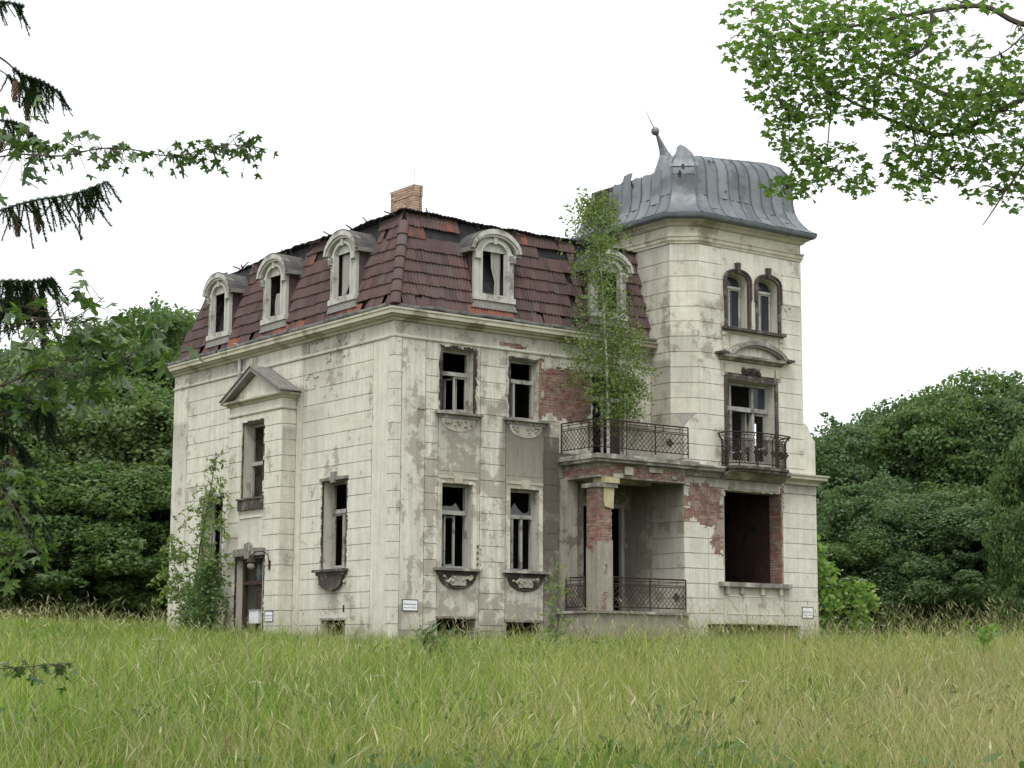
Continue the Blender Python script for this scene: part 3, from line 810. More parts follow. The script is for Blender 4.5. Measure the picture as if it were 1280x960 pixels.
def win(fr, op, tr, depth=0.23, mat=WOOD, sashes='', sill=True, top_bits=0, seed=0, mull=None):
    u0, u1, v0, v1 = op
    f = frame_bars(MB(), fr, u0+0.005, u1-0.005, v0, v1-0.005, 0.065, -depth-0.07, -depth).build('window', mat, villa)
    if tr: MB().fbox(fr, u0+0.07, u1-0.07, tr-0.055, tr+0.055, -depth-0.085, -depth+0.03).build('transom', mat, f)
    top = tr-0.055 if tr else v1-0.07
    for s in sashes:
        if s == 'l': frame_bars(MB(), fr, u0+0.075, (u0+u1)/2-0.005, v0+0.07, top-0.004, 0.05, -depth-0.06, -depth-0.015).build('sash', mat, f)
        if s == 'r': frame_bars(MB(), fr, (u0+u1)/2+0.005, u1-0.075, v0+0.07, top-0.004, 0.05, -depth-0.06, -depth-0.015).build('sash', mat, f)
        if s in 'oO':      # a sash left standing open inside
            k = u0+0.34 if s == 'o' else u1-0.36
            G = Fr(fr.p(k, 0, -depth-0.1), -fr.en*(1)+fr.eu*(0.35 if s == 'o' else -0.35), fr.eu)
            frame_bars(MB(), G, 0, 0.42, v0+0.08, top-0.02, 0.05, -0.02, 0.02).build('sash', mat, f)
    if mull:
        for k in mull: MB().fbox(fr, k-0.035, k+0.035, v0+0.07, top, -depth-0.08, -depth+0.01).build('mullion', mat, f)
    if top_bits and tr:
        shard(fr, u0+0.07, u1-0.07, tr+0.06, top_bits, -depth-0.04, f, seed)
    return f
def sillslab(fr, u0, u1, v, out=0.13, th=0.07, mat=STONED, name='window_sill'):
    return MB().fbox(fr, u0, u1, v-th, v, -0.3, out).build(name, mat, villa)
def scar(fr, op, k, mat=CHAR, d0=-0.04, d1=-0.012, sides='lrt', name='broken_surround', seed=0):
    """what is left of the moulding round an opening, with a ragged outline"""
    u0, u1, v0, v1 = op; r = random.Random(seed); m = MB()
    def run(n, f):
        pts = [f(i/n, k*r.uniform(0.55, 1.25)) for i in range(n+1)]; inn = [f(i/n, 0) for i in range(n+1)]
        for i in range(n): m.hexa([fr.p(*pts[i], d0), fr.p(*pts[i+1], d0), fr.p(*inn[i+1], d0), fr.p(*inn[i], d0)], [fr.p(*pts[i], d1), fr.p(*pts[i+1], d1), fr.p(*inn[i+1], d1), fr.p(*inn[i], d1)])
    if 'l' in sides: run(22, lambda t, w_: (u0-w_, v0+(v1+k-v0)*t))
    if 'r' in sides: run(22, lambda t, w_: (u1+w_, v0+(v1+k-v0)*t))
    if 't' in sides: run(12, lambda t, w_: (u0+(u1-u0)*t, v1+w_))
    if 'b' in sides: run(12, lambda t, w_: (u0+(u1-u0)*t, v0-w_))
    return m.build(name, mat, villa)
def festoon(fr, uc, hw, v, h, d1, mat, name, flat=0.0):
    pts = [(uc-hw, v)] + [(uc-hw*math.cos(math.pi*i/14), v-flat-h*math.sin(math.pi*i/14)**0.8) for i in range(15)] + [(uc+hw, v)]
    return MB().prism(fr, pts, -0.03, d1).build(name, mat, villa)

win(FR, A1, 7.57, sashes='Or', seed=1); scar(FR, A1, 0.10, seed=2)
win(FR, B1, 7.57, sashes='o', seed=3, mull=(4.13, )); scar(FR, B1, 0.07, sides='lt', seed=4)
win(FR, A0, 3.78, sashes='oO', top_bits=0.28, seed=5); win(FR, B0, 3.78, sashes='', mull=(4.1, 4.42), top_bits=0.3, seed=6)
scar(FR, B0, 0.06, sides='l', seed=7)
for (u0, u1, v) in ((1.34, 2.86, 6.49), (3.62, 5.16, 6.49), (1.33, 2.87, 2.28), (3.6, 5.17, 2.28)):
    sillslab(FR, u0, u1, v)
    uc = (u0+u1)/2
    MB().fbox(FR, u0+0.1, u1-0.1, v-0.17, v-0.072, -0.02, 0.025).build('sill_apron', CHAR if v < 3 else STONED, villa)
    o = festoon(FR, uc, 0.56, v-0.18, 0.34, 0.012, CHAR if v < 3 else PLASTER, 'festoon_relief'); o.color = (1.0, 0, 0, 1)
    if v < 3:
        relief(FR, uc-0.48, uc+0.48, v-0.46, v-0.2, 0.005, 0.035, [], [Blob(uc-0.62, uc-0.2, v-0.6, v-0.1, int(u0*9), 0.5), Blob(uc+0.25, uc+0.6, v-0.6, v-0.3, int(u0*5), 0.5), Blob(uc-0.1, uc+0.1, v-0.62, v-0.44, int(u0*3), 0.8)], 'crumbled_carving', PLASTER, villa, 0.7, 0.04)
    for i in range(9):
        t = (i+0.5)/9; x = uc-0.5+1.0*t
    rim = MB()
    P = [Vector(FR.p(uc-0.6*math.cos(math.pi*i/18), v-0.17-0.38*math.sin(math.pi*i/18), 0.02)) for i in range(19)]
    if v < 3: rim.tube(P, 0.022, 5).build('festoon_rim', CHAR if v < 3 else STONE, villa)
    lump = MB(); r = random.Random(int(u0*10+v))
    for i in range(16):
        t = r.uniform(0.12, 0.88); dd = r.uniform(0.15, 0.8)
        lump.sphere(FR.p(uc-0.5*math.cos(math.pi*t), v-0.19-0.30*dd*math.sin(math.pi*t), 0.035), r.uniform(0.025, 0.05), 6, 4)
    lump.build('carved_fruit', STONE if v < 3 else SOOTP, villa, kind='stuff', dirt=0.0)
# intact plaster architraves on the ground floor
for op, s in ((A0, 3), (B0, 4)):
    u0, u1, v0, v1 = op
    frame_bars(MB(), FR, u0-0.13, u1+0.13, v0, v1+0.13, 0.125, -0.03, 0.035, 'lrt').build('window_surround', PLASTER, villa, dirt=0.65)
    MB().prism(FR, [((u0+u1)/2-0.12, v1+0.01), ((u0+u1)/2+0.12, v1+0.01), ((u0+u1)/2+0.16, v1+0.26), ((u0+u1)/2-0.16, v1+0.26)], 0.0, 0.07).build('keystone', STONE, villa)
    frame_bars(MB(), FR, u0-0.2, u1+0.2, v1+0.13, v1+0.2, 0.07, -0.02, 0.06, 't').build('lintel_cap', STONE, villa)
# balcony door on the first floor, behind the birch
f = frame_bars(MB(), FR, 6.80, 8.08, 5.64, 8.07, 0.08, -0.3, -0.2, 'lrt').build('balcony_door', WOODW, villa)
MB().fbox(FR, 6.89, 7.99, 7.28, 7.40, -0.3, -0.17).build('transom', WOODW, f)
frame_bars(MB(), FR, 7.3, 7.62, 5.66, 7.27, 0.07, -0.28, -0.22).build('door_leaf', WOODW, f)
MB().fbox(FR, 7.67, 7.99, 5.66, 7.27, -0.30, -0.24).build('door_leaf', DOOR, f)
scar(FR, D1, 0.09, sides='lr', seed=9, mat=STONED)
# long side windows with ragged black edges, stone sills on curved dark brackets
for op, s in ((WR, 11), (WL, 13)):
    u0, u1, v0, v1 = op
    win(LF, (u0+0.03, u1-0.03, v0, v1), 3.9, depth=0.3, mat=WOOD, sashes='lr', seed=s)
    scar(LF, op, 0.085, seed=s)
    uc = (u0+u1)/2
    pts = [(u0-0.13, v1+0.02), (u1+0.13, v1+0.02), (u1+0.13, v1+0.10), (uc+0.22, v1+0.11), (uc+0.12, v1+0.2), (uc, v1+0.23), (uc-0.12, v1+0.2), (uc-0.22, v1+0.11), (u0-0.13, v1+0.10)]
    MB().prism(LF, pts, -0.03, 0.045).build('cracked_lintel', STONED, villa)
    MB().prism(LF, [(uc-0.1, v1-0.05), (uc+0.1, v1-0.05), (uc+0.14, v1+0.25), (uc-0.14, v1+0.25)], 0.0, 0.08).build('keystone', STONED, villa)
    sillslab(LF, u0-0.2, u1+0.2, v0-0.005, 0.2, 0.07, UMBER)
    MB().fbox(LF, u0-0.12, u1+0.12, v0-0.17, v0-0.076, -0.02, 0.12).build('sill_apron', UMBER, villa)
    festoon(LF, uc, 0.62, v0-0.172, 0.40, 0.10, UMBER, 'sill_bracket', 0.02)
    for q in (u0-0.06, u1+0.06): MB().sphere(LF.p(q, v0-0.36, 0.03), 0.06, 8, 5).build('bracket_drop', STONE, villa)
# risalit window and door
win(BF, (6.22, 7.38, 4.46, 6.68), 5.52, depth=0.3, mat=WOOD, seed=17)
scar(BF, (6.2, 7.4, 4.44, 6.7), 0.07, seed=18)
MB().fbox(BF, 6.08, 7.52, 4.13, 4.44, -0.02, 0.07).build('sill_apron', UMBER, villa)
sillslab(BF, 6.06, 7.54, 4.48, 0.12, 0.05, UMBER)
MB().fbox(BF, 6.16, 7.44, 3.9, 3.95, -0.02, 0.03).build('panel_moulding', PLASTER, villa, dirt=0.2)
MB().fbox(BF, 7.44, 7.48, 2.98, 3.95, -0.02, 0.03).build('panel_moulding', PLASTER, villa, dirt=0.2)
scar(BF, (6.02, 7.64, -0.3, 2.72), 0.09, seed=19)
pts = [(5.9, 2.80), (7.76, 2.80), (7.76, 3.0), (7.05, 3.03), (7.0, 3.16), (6.83, 3.2), (6.66, 3.16), (6.6, 3.03), (5.9, 3.0)]
MB().prism(BF, pts, -0.03, 0.05).build('door_lintel', STONED, villa)
MB().prism(BF, [(6.7, 2.72), (6.96, 2.72), (7.0, 3.15), (6.66, 3.15)], 0.0, 0.1).build('keystone', STONED, villa)
df = frame_bars(MB(), BF, 6.03, 7.63, 0.2, 2.71, 0.09, -0.34, -0.24, 'lrt').build('house_door', DOOR, villa)
MB().fbox(BF, 6.13, 7.53, 1.98, 2.08, -0.35, -0.2).build('transom', DOOR, df)
lf = MB().fbox(BF, 6.13, 6.92, 0.2, 1.97, -0.33, -0.28)
for (a, b) in ((0.35, 0.95), (1.08, 1.85)):
    frame_bars(lf, BF, 6.22, 6.83, a, b, 0.05, -0.28, -0.255)
lf.build('door_leaf', DOOR, df)
MB().fbox(BF, 6.13, 6.92, 2.09, 2.6, -0.31, -0.3).build('fanlight_pane', GLASS, df)
rl = MB(); rl.fbox(BF, 6.025, 6.06, 0.0, 2.6, -0.2, -0.02); rl.build('pale_door_jamb', WOODW, villa)
# risalit gable
MB().mould([(0.0, 8.27), (-0.47, 8.27), (-0.47, 5.12), (0, 5.12)], [(-0.03, 6.93), (0.03, 6.94), (0.05, 6.97), (0.05, 6.99), (-0.03, 7.0)]).build('risalit_string', PLASTER, villa, dirt=0.25)
MB().mould([(0.0, 8.27), (-0.47, 8.27), (-0.47, 5.12), (0, 5.12)], [(-0.03, 7.25), (0.05, 7.26), (0.08, 7.31), (0.16, 7.33), (0.19, 7.36), (0.19, 7.41), (-0.4, 7.42)]).build('risalit_cornice', STONE, villa)
GA = Fr((-0.44, 6.695, 0), (0, 1, 0), (-1, 0, 0))
MB().prism(GA, [(-1.5, 7.42), (1.5, 7.42), (0, 8.15)], -0.42, 0.0).build('gable_wall', PLASTER, villa, dirt=0.3)
for s in (-1, 1):
    MB().prism(GA, [(s*1.8, 7.35), (s*1.8, 7.43), (0, 8.30), (0, 8.19), (s*1.58, 7.42)], -0.1, 0.24).build('raking_cornice', LEAD, villa)
    m = MB()
    a, b = [(s*1.84, 7.435), (0.0, 8.325)], 0
    m.hexa([GA.p(*a[0], -0.44), GA.p(*a[1], -0.44), GA.p(*a[1], 0.27), GA.p(*a[0], 0.27)], [GA.p(x, z+0.025, d) for (x, z), d in ((a[0], -0.44), (a[1], -0.44), (a[1], 0.27), (a[0], 0.27))])
    m.build('gable_roof_sheet', LEAD, villa)
    for k in range(4):
        dd = -0.36+k*0.19
        MB().hexa([GA.p(s*1.83, 7.455, dd), GA.p(0.0, 8.345, dd), GA.p(0, 8.345, dd+0.02), GA.p(s*1.83, 7.455, dd+0.02)], [GA.p(s*1.83, 7.49, dd), GA.p(0.0, 8.38, dd), GA.p(0, 8.38, dd+0.02), GA.p(s*1.83, 7.49, dd+0.02)]).build('sheet_seam', LEAD, villa)

# --- tower openings
# twin arched windows
def arch_top(u0, u1, vs, rise, n=12, grow=0.0):
    uc, hw = (u0+u1)/2, (u1-u0)/2+grow
    return [(uc-hw*math.cos(math.pi*i/n), vs+(rise+grow)*math.sin(math.pi*i/n)**0.75) for i in range(n+1)]
for op in (UL, UR):
    u0, u1, v0, v1 = op
    vs, rise = 11.0, 0.31
    tp = arch_top(u0, u1, vs, rise)
    for h in (0, 1):            # masonry over the curve
        half = tp[:7] if h == 0 else tp[6:]
        edge = [(p[0], 11.325) for p in half]
        MB().strip(TF, edge, half, -0.42, -0.002).build('arch_masonry', PLASTER, villa, dirt=0.2)
    o = [(u0-0.085, v0)] + arch_top(u0, u1, vs, rise, 12, 0.085) + [(u1+0.085, v0)]
    i_ = [(u0, v0)] + tp + [(u1, v0)]
    MB().strip(TF, o, i_, -0.02, 0.06).build('window_surround', UMBER, villa)
    o2 = [(u0-0.115, v0+0.9)] + arch_top(u0, u1, vs, rise, 12, 0.12) + [(u1+0.115, v0+0.9)]
    i2 = [(u0-0.075, v0+0.9)] + arch_top(u0, u1, vs, rise, 12, 0.08) + [(u1+0.075, v0+0.9)]
    MB().strip(TF, o2, i2, 0.0, 0.10).build('hood_mould', UMBER, villa)
    uc = (u0+u1)/2
    MB().prism(TF, [(uc-0.05, v1-0.03), (uc+0.05, v1-0.03), (uc+0.085, v1+0.29), (uc-0.085, v1+0.29)], 0.0, 0.12).build('keystone', UMBER, villa)
    f = MB()
    f.fbox(TF, u0+0.005, u0+0.045, v0, vs+0.08, -0.34, -0.27); f.fbox(TF, u1-0.045, u1-0.005, v0, vs+0.08, -0.34, -0.27); f.fbox(TF, u0+0.046, u1-0.046, v0, v0+0.07, -0.34, -0.27)
    f.strip(TF, arch_top(u0, u1, vs, rise-0.01), arch_top(u0, u1, vs, rise-0.01, grow=-0.06), -0.34, -0.27)
    f = f.build('window', WOOD, villa)
    MB().fbox(TF, u0+0.046, u1-0.046, 10.88, 10.95, -0.35, -0.24).build('transom', WOODW, f)
    for (a, b, nm) in ((u0+0.05, uc-0.06, 0), (uc-0.055, u1-0.05, 1)):
        frame_bars(MB(), TF, a, b, v0+0.075, 10.875, 0.034, -0.33, -0.285).build('sash', WOODW if nm else WOOD, f)
        MB().fbox(TF, a+0.035, b-0.035, v0+0.11, 10.84, -0.315, -0.31).build('pane', GLASS, f)
    MB().prism(TF, [(u0+0.07, 10.975), (u1-0.07, 10.975)] + arch_top(u0+0.05, u1-0.05, vs, rise-0.04)[::-1], -0.315, -0.31).build('pane', GLASS, f)
MB().fbox(TF, 11.755, 11.80, 9.75, 11.0, -0.02, 0.05).build('colonnette', WOODW, villa)
MB().fbox(TF, 10.55, 13.08, 9.55, 9.635, -0.02, 0.16).build('window_sill', UMBER, villa)
# low relief panel between the arches and the gable
for (a, b) in ((10.6, 10.7), (12.92, 13.02)):
    MB().fbox(TF, a, b, 8.95, 9.5, 0, 0.03).build('relief_bracket', STONE, villa)
    MB().sphere(TF.p((a+b)/2, 9.42, 0.0), 0.085, 10, 6).build('relief_volute', STONE, villa)
    MB().sphere(TF.p((a+b)/2, 8.98, 0.0), 0.07, 10, 6).build('relief_volute', STONE, villa)
frame_bars(MB(), TF, 10.85, 12.75, 9.1, 9.48, 0.04, -0.004, 0.018, 'lrt').build('relief_frame', STONE, villa)
for q in (11.7, 11.78, 11.86): MB().fbox(TF, q, q+0.035, 9.28, 9.47, -0.004, 0.03).build('relief_drop', STONE, villa)
# balcony door with segmental gable
frame_bars(MB(), TF, 10.62, 12.80, 5.5, 8.17, 0.10, -0.035, 0.05, 'lrt').build('door_surround', UMBER, villa)
scar(TF, (10.66, 12.76, 8.0, 8.17), 0.06, UMBER, -0.02, 0.055, 't', seed=41)
MB().fbox(TF, 10.5, 12.95, 8.18, 8.62, -0.02, 0.02).build('door_frieze', STONE, villa)
for (a, b) in ((10.62, 11.28), (12.05, 12.62), (12.7, 12.9)): MB().fbox(TF, a, b, 8.27, 8.52, 0.018, 0.07).build('frieze_block', STONE, villa)
scar(TF, (10.78, 12.66, 7.9, 8.2), 0.3, CHAR, -0.01, 0.05, 't', 'scorched_band', 77)
m = MB()
for i in range(9): m.sphere(TF.p(11.3+0.09*i, 8.36+0.05*math.sin(i*2.1), 0.02), 0.085, 7, 5)
m.build('scorched_ornament', CHAR, villa, kind='stuff')
MB().mould([(10.42, -1.4), (12.98, -1.4)], [(-0.02, 8.62), (0.08, 8.64), (0.12, 8.69), (0.24, 8.72), (0.26, 8.79), (-0.02, 8.80)]).build('door_cornice', STONED, villa)
def seg(u0, u1, v, rise, n=16): return [(u0+(u1-u0)*i/n, v+rise*(1-((2*i/n-1))**2)**0.8) for i in range(n+1)]
o, i_ = seg(10.62, 13.12, 8.80, 0.50), seg(10.80, 12.94, 8.80, 0.36)
MB().strip(TF, o, i_, -0.02, 0.26).build('segmental_pediment', STONED, villa)
MB().strip(TF, seg(10.70, 13.04, 8.80, 0.44), seg(10.88, 12.86, 8.80, 0.30), -0.02, 0.2).build('segmental_moulding', LEAD, villa)
MB().prism(TF, seg(10.80, 12.94, 8.80, 0.36)+[(12.94, 8.80), (10.80, 8.80)], -0.03, 0.03).build('pediment_field', PLASTER, villa, dirt=0.45)
MB().fbox(TF, 10.28, 10.62, 8.78, 8.85, -0.02, 0.28).build('pediment_ear', UMBER, villa); MB().fbox(TF, 13.0, 13.32, 8.78, 8.85, -0.02, 0.28).build('pediment_ear', UMBER, villa)
f = frame_bars(MB(), TF, 10.725, 12.675, 5.6, 8.05, 0.08, -0.38, -0.28).build('balcony_door', WOOD, villa)
MB().fbox(TF, 10.81, 12.59, 7.2, 7.33, -0.40, -0.24).build('transom', WOOD, f)
for k in (11.12, 12.03): 
    MB().fbox(TF, k-0.045, k+0.045, 5.65, 7.19, -0.39, -0.25).build('mullion', WOOD, f)
    MB().fbox(TF, k-0.035, k+0.035, 7.34, 7.96, -0.38, -0.27).build('mullion', WOOD, f)
for (a, b) in ((10.81, 11.07), (12.08, 12.59)):
    frame_bars(MB(), TF, a, b, 5.7, 7.19, 0.06, -0.37, -0.31).build('sash', WOOD, f)
MB().fbox(TF, 11.18, 11.23, 5.7, 7.19, -0.6, -0.42).build('sash', WOOD, f); MB().fbox(TF, 11.86, 11.92, 5.7, 7.19, -0.6, -0.42).build('sash', WOOD, f)
for (a, b) in ((10.82, 11.08), (12.07, 12.58)): MB().fbox(TF, a, b, 7.35, 7.95, -0.34, -0.335).build('pane', GLASS, f)
# large ground floor opening
scar(TF, (10.62, 12.88, 2.15, 4.79), 0.05, BRICK, -0.02, 0.006, 'r', name='brick_edge', seed=43)
MB().fbox(TF, 10.32, 13.18, 1.99, 2.12, -0.45, 0.14).build('window_sill', STONED, villa)
for q in (10.55, 11.15, 11.95, 12.7): MB().fbox(TF, q, q+0.13, 1.78, 1.985, -0.02, 0.09).build('sill_corbel', STONE, villa)
for (a, b) in ((10.65, 11.2), (11.3, 12.1), (12.2, 12.85)):
    frame_bars(MB(), TF, a, b, 1.2, 1.75, 0.03, -0.006, 0.012).build('sill_panel', PLASTER, villa, dirt=0.2)
# cellar windows
for (fr, op) in ((FR, CA), (FR, CB), (LF, CL)):
    MB().fbox(fr, op[0]-0.05, op[1]+0.05, op[3], op[3]+0.06, -0.2, 0.02).build('cellar_lintel', STONED, villa)
    m = MB()
    for i in range(5):
        u = op[0]+(op[1]-op[0])*(i+0.5)/5; m.fbox(fr, u-0.015, u+0.015, -0.4, op[3]-0.01, -0.2, -0.17)
    m.build('cellar_bars', IRON, villa)
MB().fbox(LF, 2.3, 2.36, 1.12, 1.3, -0.01, 0.02).build('iron_vent', IRON, villa)

# --- loggia, portico and balconies
RB = Fr((0, 1.0, 0), (1, 0, 0), (0, -1, 0))
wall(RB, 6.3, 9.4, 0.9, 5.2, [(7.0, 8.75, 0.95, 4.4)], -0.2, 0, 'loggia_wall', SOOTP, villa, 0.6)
frame_bars(MB(), RB, 7.0, 8.75, 0.95, 4.4, 0.11, -0.06, 0.06, 'lrt').build('loggia_door_frame', WOOD, villa)
MB().box(5.6, 9.0, -1.42, 0.96, 0.3, 1.08).build('loggia_floor', STONED, villa)
MB().box(5.55, 9.01, -1.56, -1.40, -0.6, 1.12).build('loggia_plinth', SOOTP, villa, dirt=0.1)
MB().box(5.55, 5.85, -1.39, -0.04, -0.6, 1.12).build('loggia_plinth', SOOTP, villa, dirt=0.1)
MB().box(5.5, 9.0, -1.66, -1.36, 1.13, 1.2).build('loggia_coping', STONED, villa)
MB().box(5.48, 5.88, -1.35, -0.02, 1.13, 1.2).build('loggia_coping', STONED, villa)
# pier: brick stripped bare above, plaster below
PX0, PX1, PY0, PY1 = 5.74, 6.28, -1.5, -1.0
PF = Fr((0, PY0, 0), (1, 0, 0), (0, -1, 0)); PL = Fr((PX0, 0, 0), (0, 1, 0), (-1, 0, 0))
pier = MB().box(PX0+0.03, PX1-0.03, PY0+0.03, PY1, 0.9, 4.6).build('portico_pier', MORTAR, villa)
barep = Blob(5.6, 6.4, 3.05, 4.9, 61, 0.25)
barel = Blob(-1.6, -0.9, 2.9, 4.9, 62, 0.25)
relief(PF, PX0, PX1, 1.1, 4.5, -0.03, 0.0, [], [barep, Blob(5.9, 6.05, 0.9, 1.7, 63, 0.7), Blob(6.0, 6.1, 2.2, 2.5, 64, .9)], 'plaster_coat', SOOTP, pier, 0.15, 0.04)
relief(PL, PY0+0.03, PY1, 1.1, 4.5, -0.03, 0.0, [], [barel], 'plaster_coat', SOOTP, pier, 0.15, 0.04)
bricks(PF, [barep, Blob(5.85, 6.1, 0.9, 1.8, 63, 0.4)], [], (PX0+0.01, PX1-0.01, 1.15, 4.48), pier)
bricks(PL, [barel], [], (PY0+0.01, PY1, 2.6, 4.48), pier)
MB().box(5.64, 6.38, -1.6, -0.92, 4.58, 4.70).build('capital', STONED, pier)
MB().box(5.90, 6.42, -1.64, -1.1, 4.705, 4.86).build('capital', YSTONE, pier)
MB().prism(PF, [(5.98, 4.05), (6.27, 4.0), (6.3, 4.58), (5.93, 4.58), (5.94, 4.2)], 0.0, 0.045).build('capital_remnant', YSTONE, pier)
MB().box(5.62, 6.12, -0.14, 0.02, 1.1, 4.9).build('pilaster', SOOTP, villa, dirt=0.35)
# entablature
EF = Fr((0, -1.5, 0), (1, 0, 0), (0, -1, 0)); EL = Fr((5.74, 0, 0), (0, 1, 0), (-1, 0, 0))
MB().box(5.77, 9.01, -1.47, -1.05, 4.87, 5.27).build('entablature_beam', MORTAR, villa)
MB().box(5.77, 6.2, -1.04, -0.02, 4.87, 5.27).build('entablature_beam', MORTAR, villa)
el = [Blob(5.3, 9.2, 4.9, 5.2, 71, 0.35)]; el2 = [Blob(-1.8, 0.3, 4.95, 5.15, 72, 0.4)]
relief(EF, 5.74, 9.01, 4.87, 5.28, -0.03, 0.0, [], el, 'plaster_coat', SOOTP, villa, 0.6, 0.04)
relief(EL, -1.47, -0.02, 4.87, 5.28, -0.03, 0.0, [], el2, 'plaster_coat', SOOTP, villa, 0.6, 0.04)
bricks(EF, el, [], (5.75, 9.0, 4.88, 5.28), villa); bricks(EL, el2, [], (-1.49, -0.03, 4.88, 5.28), villa)
for (a, b, c, d) in ((6.7, 7.0, 4.98, 5.2), (7.6, 8.1, 5.1, 5.24), (8.45, 8.6, 4.95, 5.05), (6.28, 6.62, 4.88, 4.99)):
    MB().fbox(EF, a, b, c, d, -0.02, 0.05).build('cornice_remnant', STONE, villa)
# ragged slab edge
slab = MB(); r = random.Random(5)
def ragline(a, b, n, amp): return [(a[0]+(b[0]-a[0])*i/n+(r.uniform(-amp, amp) if a[1] != b[1] else 0), a[1]+(b[1]-a[1])*i/n+(r.uniform(-amp, amp) if a[0] != b[0] else 0)) for i in range(n+1)]
for (z0, z1, g, amp) in ((5.28, 5.36, -0.07, 0.02), (5.365, 5.44, 0.0, 0.025), (5.445, 5.5, -0.03, 0.03)):
    pl = [(5.5-g, -0.02)] + ragline((5.5-g, -0.2), (5.5-g, -1.76-g), 10, amp)[1:] + ragline((5.6-g, -1.78-g), (9.3, -1.78-g), 22, amp)[1:]
    top = pl + [(9.3, -1.42), (9.01, -1.42), (9.01, -0.02)]
    slab.poly([(x, y, z0) for x, y in top][::-1]); slab.poly([(x, y, z1) for x, y in top])
    for p, q in zip(top, top[1:]+top[:1]): slab.poly([(*p, z0), (*q, z0), (*q, z1), (*p, z1)])
slab.build('balcony_slab', STONED, villa)
MB().mould([(9.03, -1.4), (10.36, -1.4)], [(-0.03, 5.10), (0.05, 5.12), (0.12, 5.24), (0.28, 5.28), (0.3, 5.36), (0.34, 5.38), (0.34, 5.43), (-0.03, 5.47)]).build('tower_cornice', STONED, villa)

def railing(pts, z0, z1, name, post_every=1.1, step=0.155, flare=0.0):
    """an iron railing along a plan polyline: posts, rails and a diamond lattice"""
    P = [Vector((x, y, 0)) for x, y in pts]
    root = MB()
    cum = [0]
    for a, b in zip(P[:-1], P[1:]): cum.append(cum[-1]+(b-a).length)
    L = cum[-1]
    def pos(t, z, o=0.0):
        t = min(max(t, 0), L)
        for i in range(len(P)-1):
            if t <= cum[i+1]+1e-6:
                d = (P[i+1]-P[i]); q = P[i]+d*((t-cum[i])/d.length); d.normalize()
                n = Vector((d.y, -d.x, 0)); q = q+n*o
                return Vector((q.x, q.y, z))
    top = z1
    tr = z1-0.19
    bo = z0+0.07
    ts = sorted(set(cum + [L*i/40 for i in range(41)]))
    for z, rd, o in ((top, 0.022, flare), (top-0.075, 0.011, flare*0.8), (tr+0.015, 0.013, 0), (tr-0.03, 0.013, 0), (bo, 0.016, 0)):
        root.tube([pos(t, z, o) for t in ts], rd, 4)
    o = root.build(name, IRON, villa)
    n = max(1, round(L/post_every))
    for i in range(n+1):
        t = L*i/n
        MB().tube([pos(t, z0-0.02), pos(t, tr), pos(t, top, flare)], 0.021, 5).build('rail_post', IRON, o)
    for i in range(n*2):
        t = L*(i+0.5)/(n*2)
        MB().tube([pos(t, tr), pos(t, top, flare*0.9)], 0.010, 4).build('rail_stud', IRON, o)
    lat = MB(); h = tr-0.04-bo
    k = int((L+h)/step)+1
    for i in range(k):
        for s in (1, -1):
            a = i*step if s == 1 else i*step-h
            t0, t1 = (a-h, a) if s == 1 else (a, a+h)
            lo, hi = max(t0, 0), min(t1, L)
            if hi-lo < 0.03: continue
            def zz(t): 
                f = (t-t0)/(t1-t0); f = f if s == 1 else 1-f
                return bo+h*f
            nseg = 1 if len(P) == 2 else 5
            lat.tube([pos(lo+(hi-lo)*j/nseg, zz(lo+(hi-lo)*j/nseg)) for j in range(nseg+1)], 0.0085, 4, False)
    lat.build('lattice', IRON, o)
    return o, pos, L, tr, bo
for pts, a, b in (([(5.63, -0.03), (5.63, -1.62), (8.99, -1.62)], 5.62, 6.46), ([(6.3, -1.48), (8.98, -1.48)], 1.24, 2.12), ([(5.7, -0.15), (5.7, -0.98)], 1.24, 2.12)):
    o, pos, L, tr, bo = railing(pts, a, b, 'iron_railing')
    for t in ([L*0.86] if L > 2 else []):
        d = MB(); c = pos(t, (tr+bo)/2)
        for dx, dz in ((0, 0.075), (0.075, 0), (0, -0.075), (-0.075, 0)): d.sphere((c.x+dx, c.y, c.z+dz), 0.05, 7, 5)
        d.build('lattice_rosette', IRON, o)
# the bowed iron balcony on the tower
bow = [(10.5, -1.42), (10.47, -1.72), (10.62, -1.92), (11.0, -2.02), (11.62, -2.06), (12.25, -2.02), (12.62, -1.92), (12.78, -1.72), (12.76, -1.42)]
o, pos, L, tr, bo = railing(bow, 5.48, 6.44, 'bowed_balcony_railing', 0.62, 0.095, 0.13)
for i in range(0, 9):
    t = L*(i+0.5)/9
    d = MB(); c = pos(t, (tr+bo)/2, 0.0)
    for dx, dz in ((0, 0.06), (0.06, 0), (0, -0.06), (-0.06, 0)): d.sphere((c.x+dx, c.y, c.z+dz), 0.042, 6, 4)
    d.build('lattice_rosette', IRON, o)
sl_ = MB()
for z0, z1, g in ((5.30, 5.38, 0.0), (5.385, 5.47, 0.07)):
    c = Vector((11.62, -1.42)); q = [(c.x+(x-c.x)*(1+g*0.6), -1.40 if i in (0, 8) else y-g) for i, (x, y) in enumerate(bow)]
    sl_.poly([(x, y, z0) for x, y in q][::-1]); sl_.poly([(x, y, z1) for x, y in q])
    for p, s in zip(q, q[1:]): sl_.poly([(*p, z0), (*s, z0), (*s, z1), (*p, z1)])
sl_.build('bowed_balcony_slab', UMBER, villa)
MB().mould([(10.42, -1.4), (12.9, -1.4)], [(-0.02, 5.1), (0.1, 5.12), (0.25, 5.22), (0.5, 5.295), (-0.02, 5.298)]).build('balcony_corbel', STONED, villa)

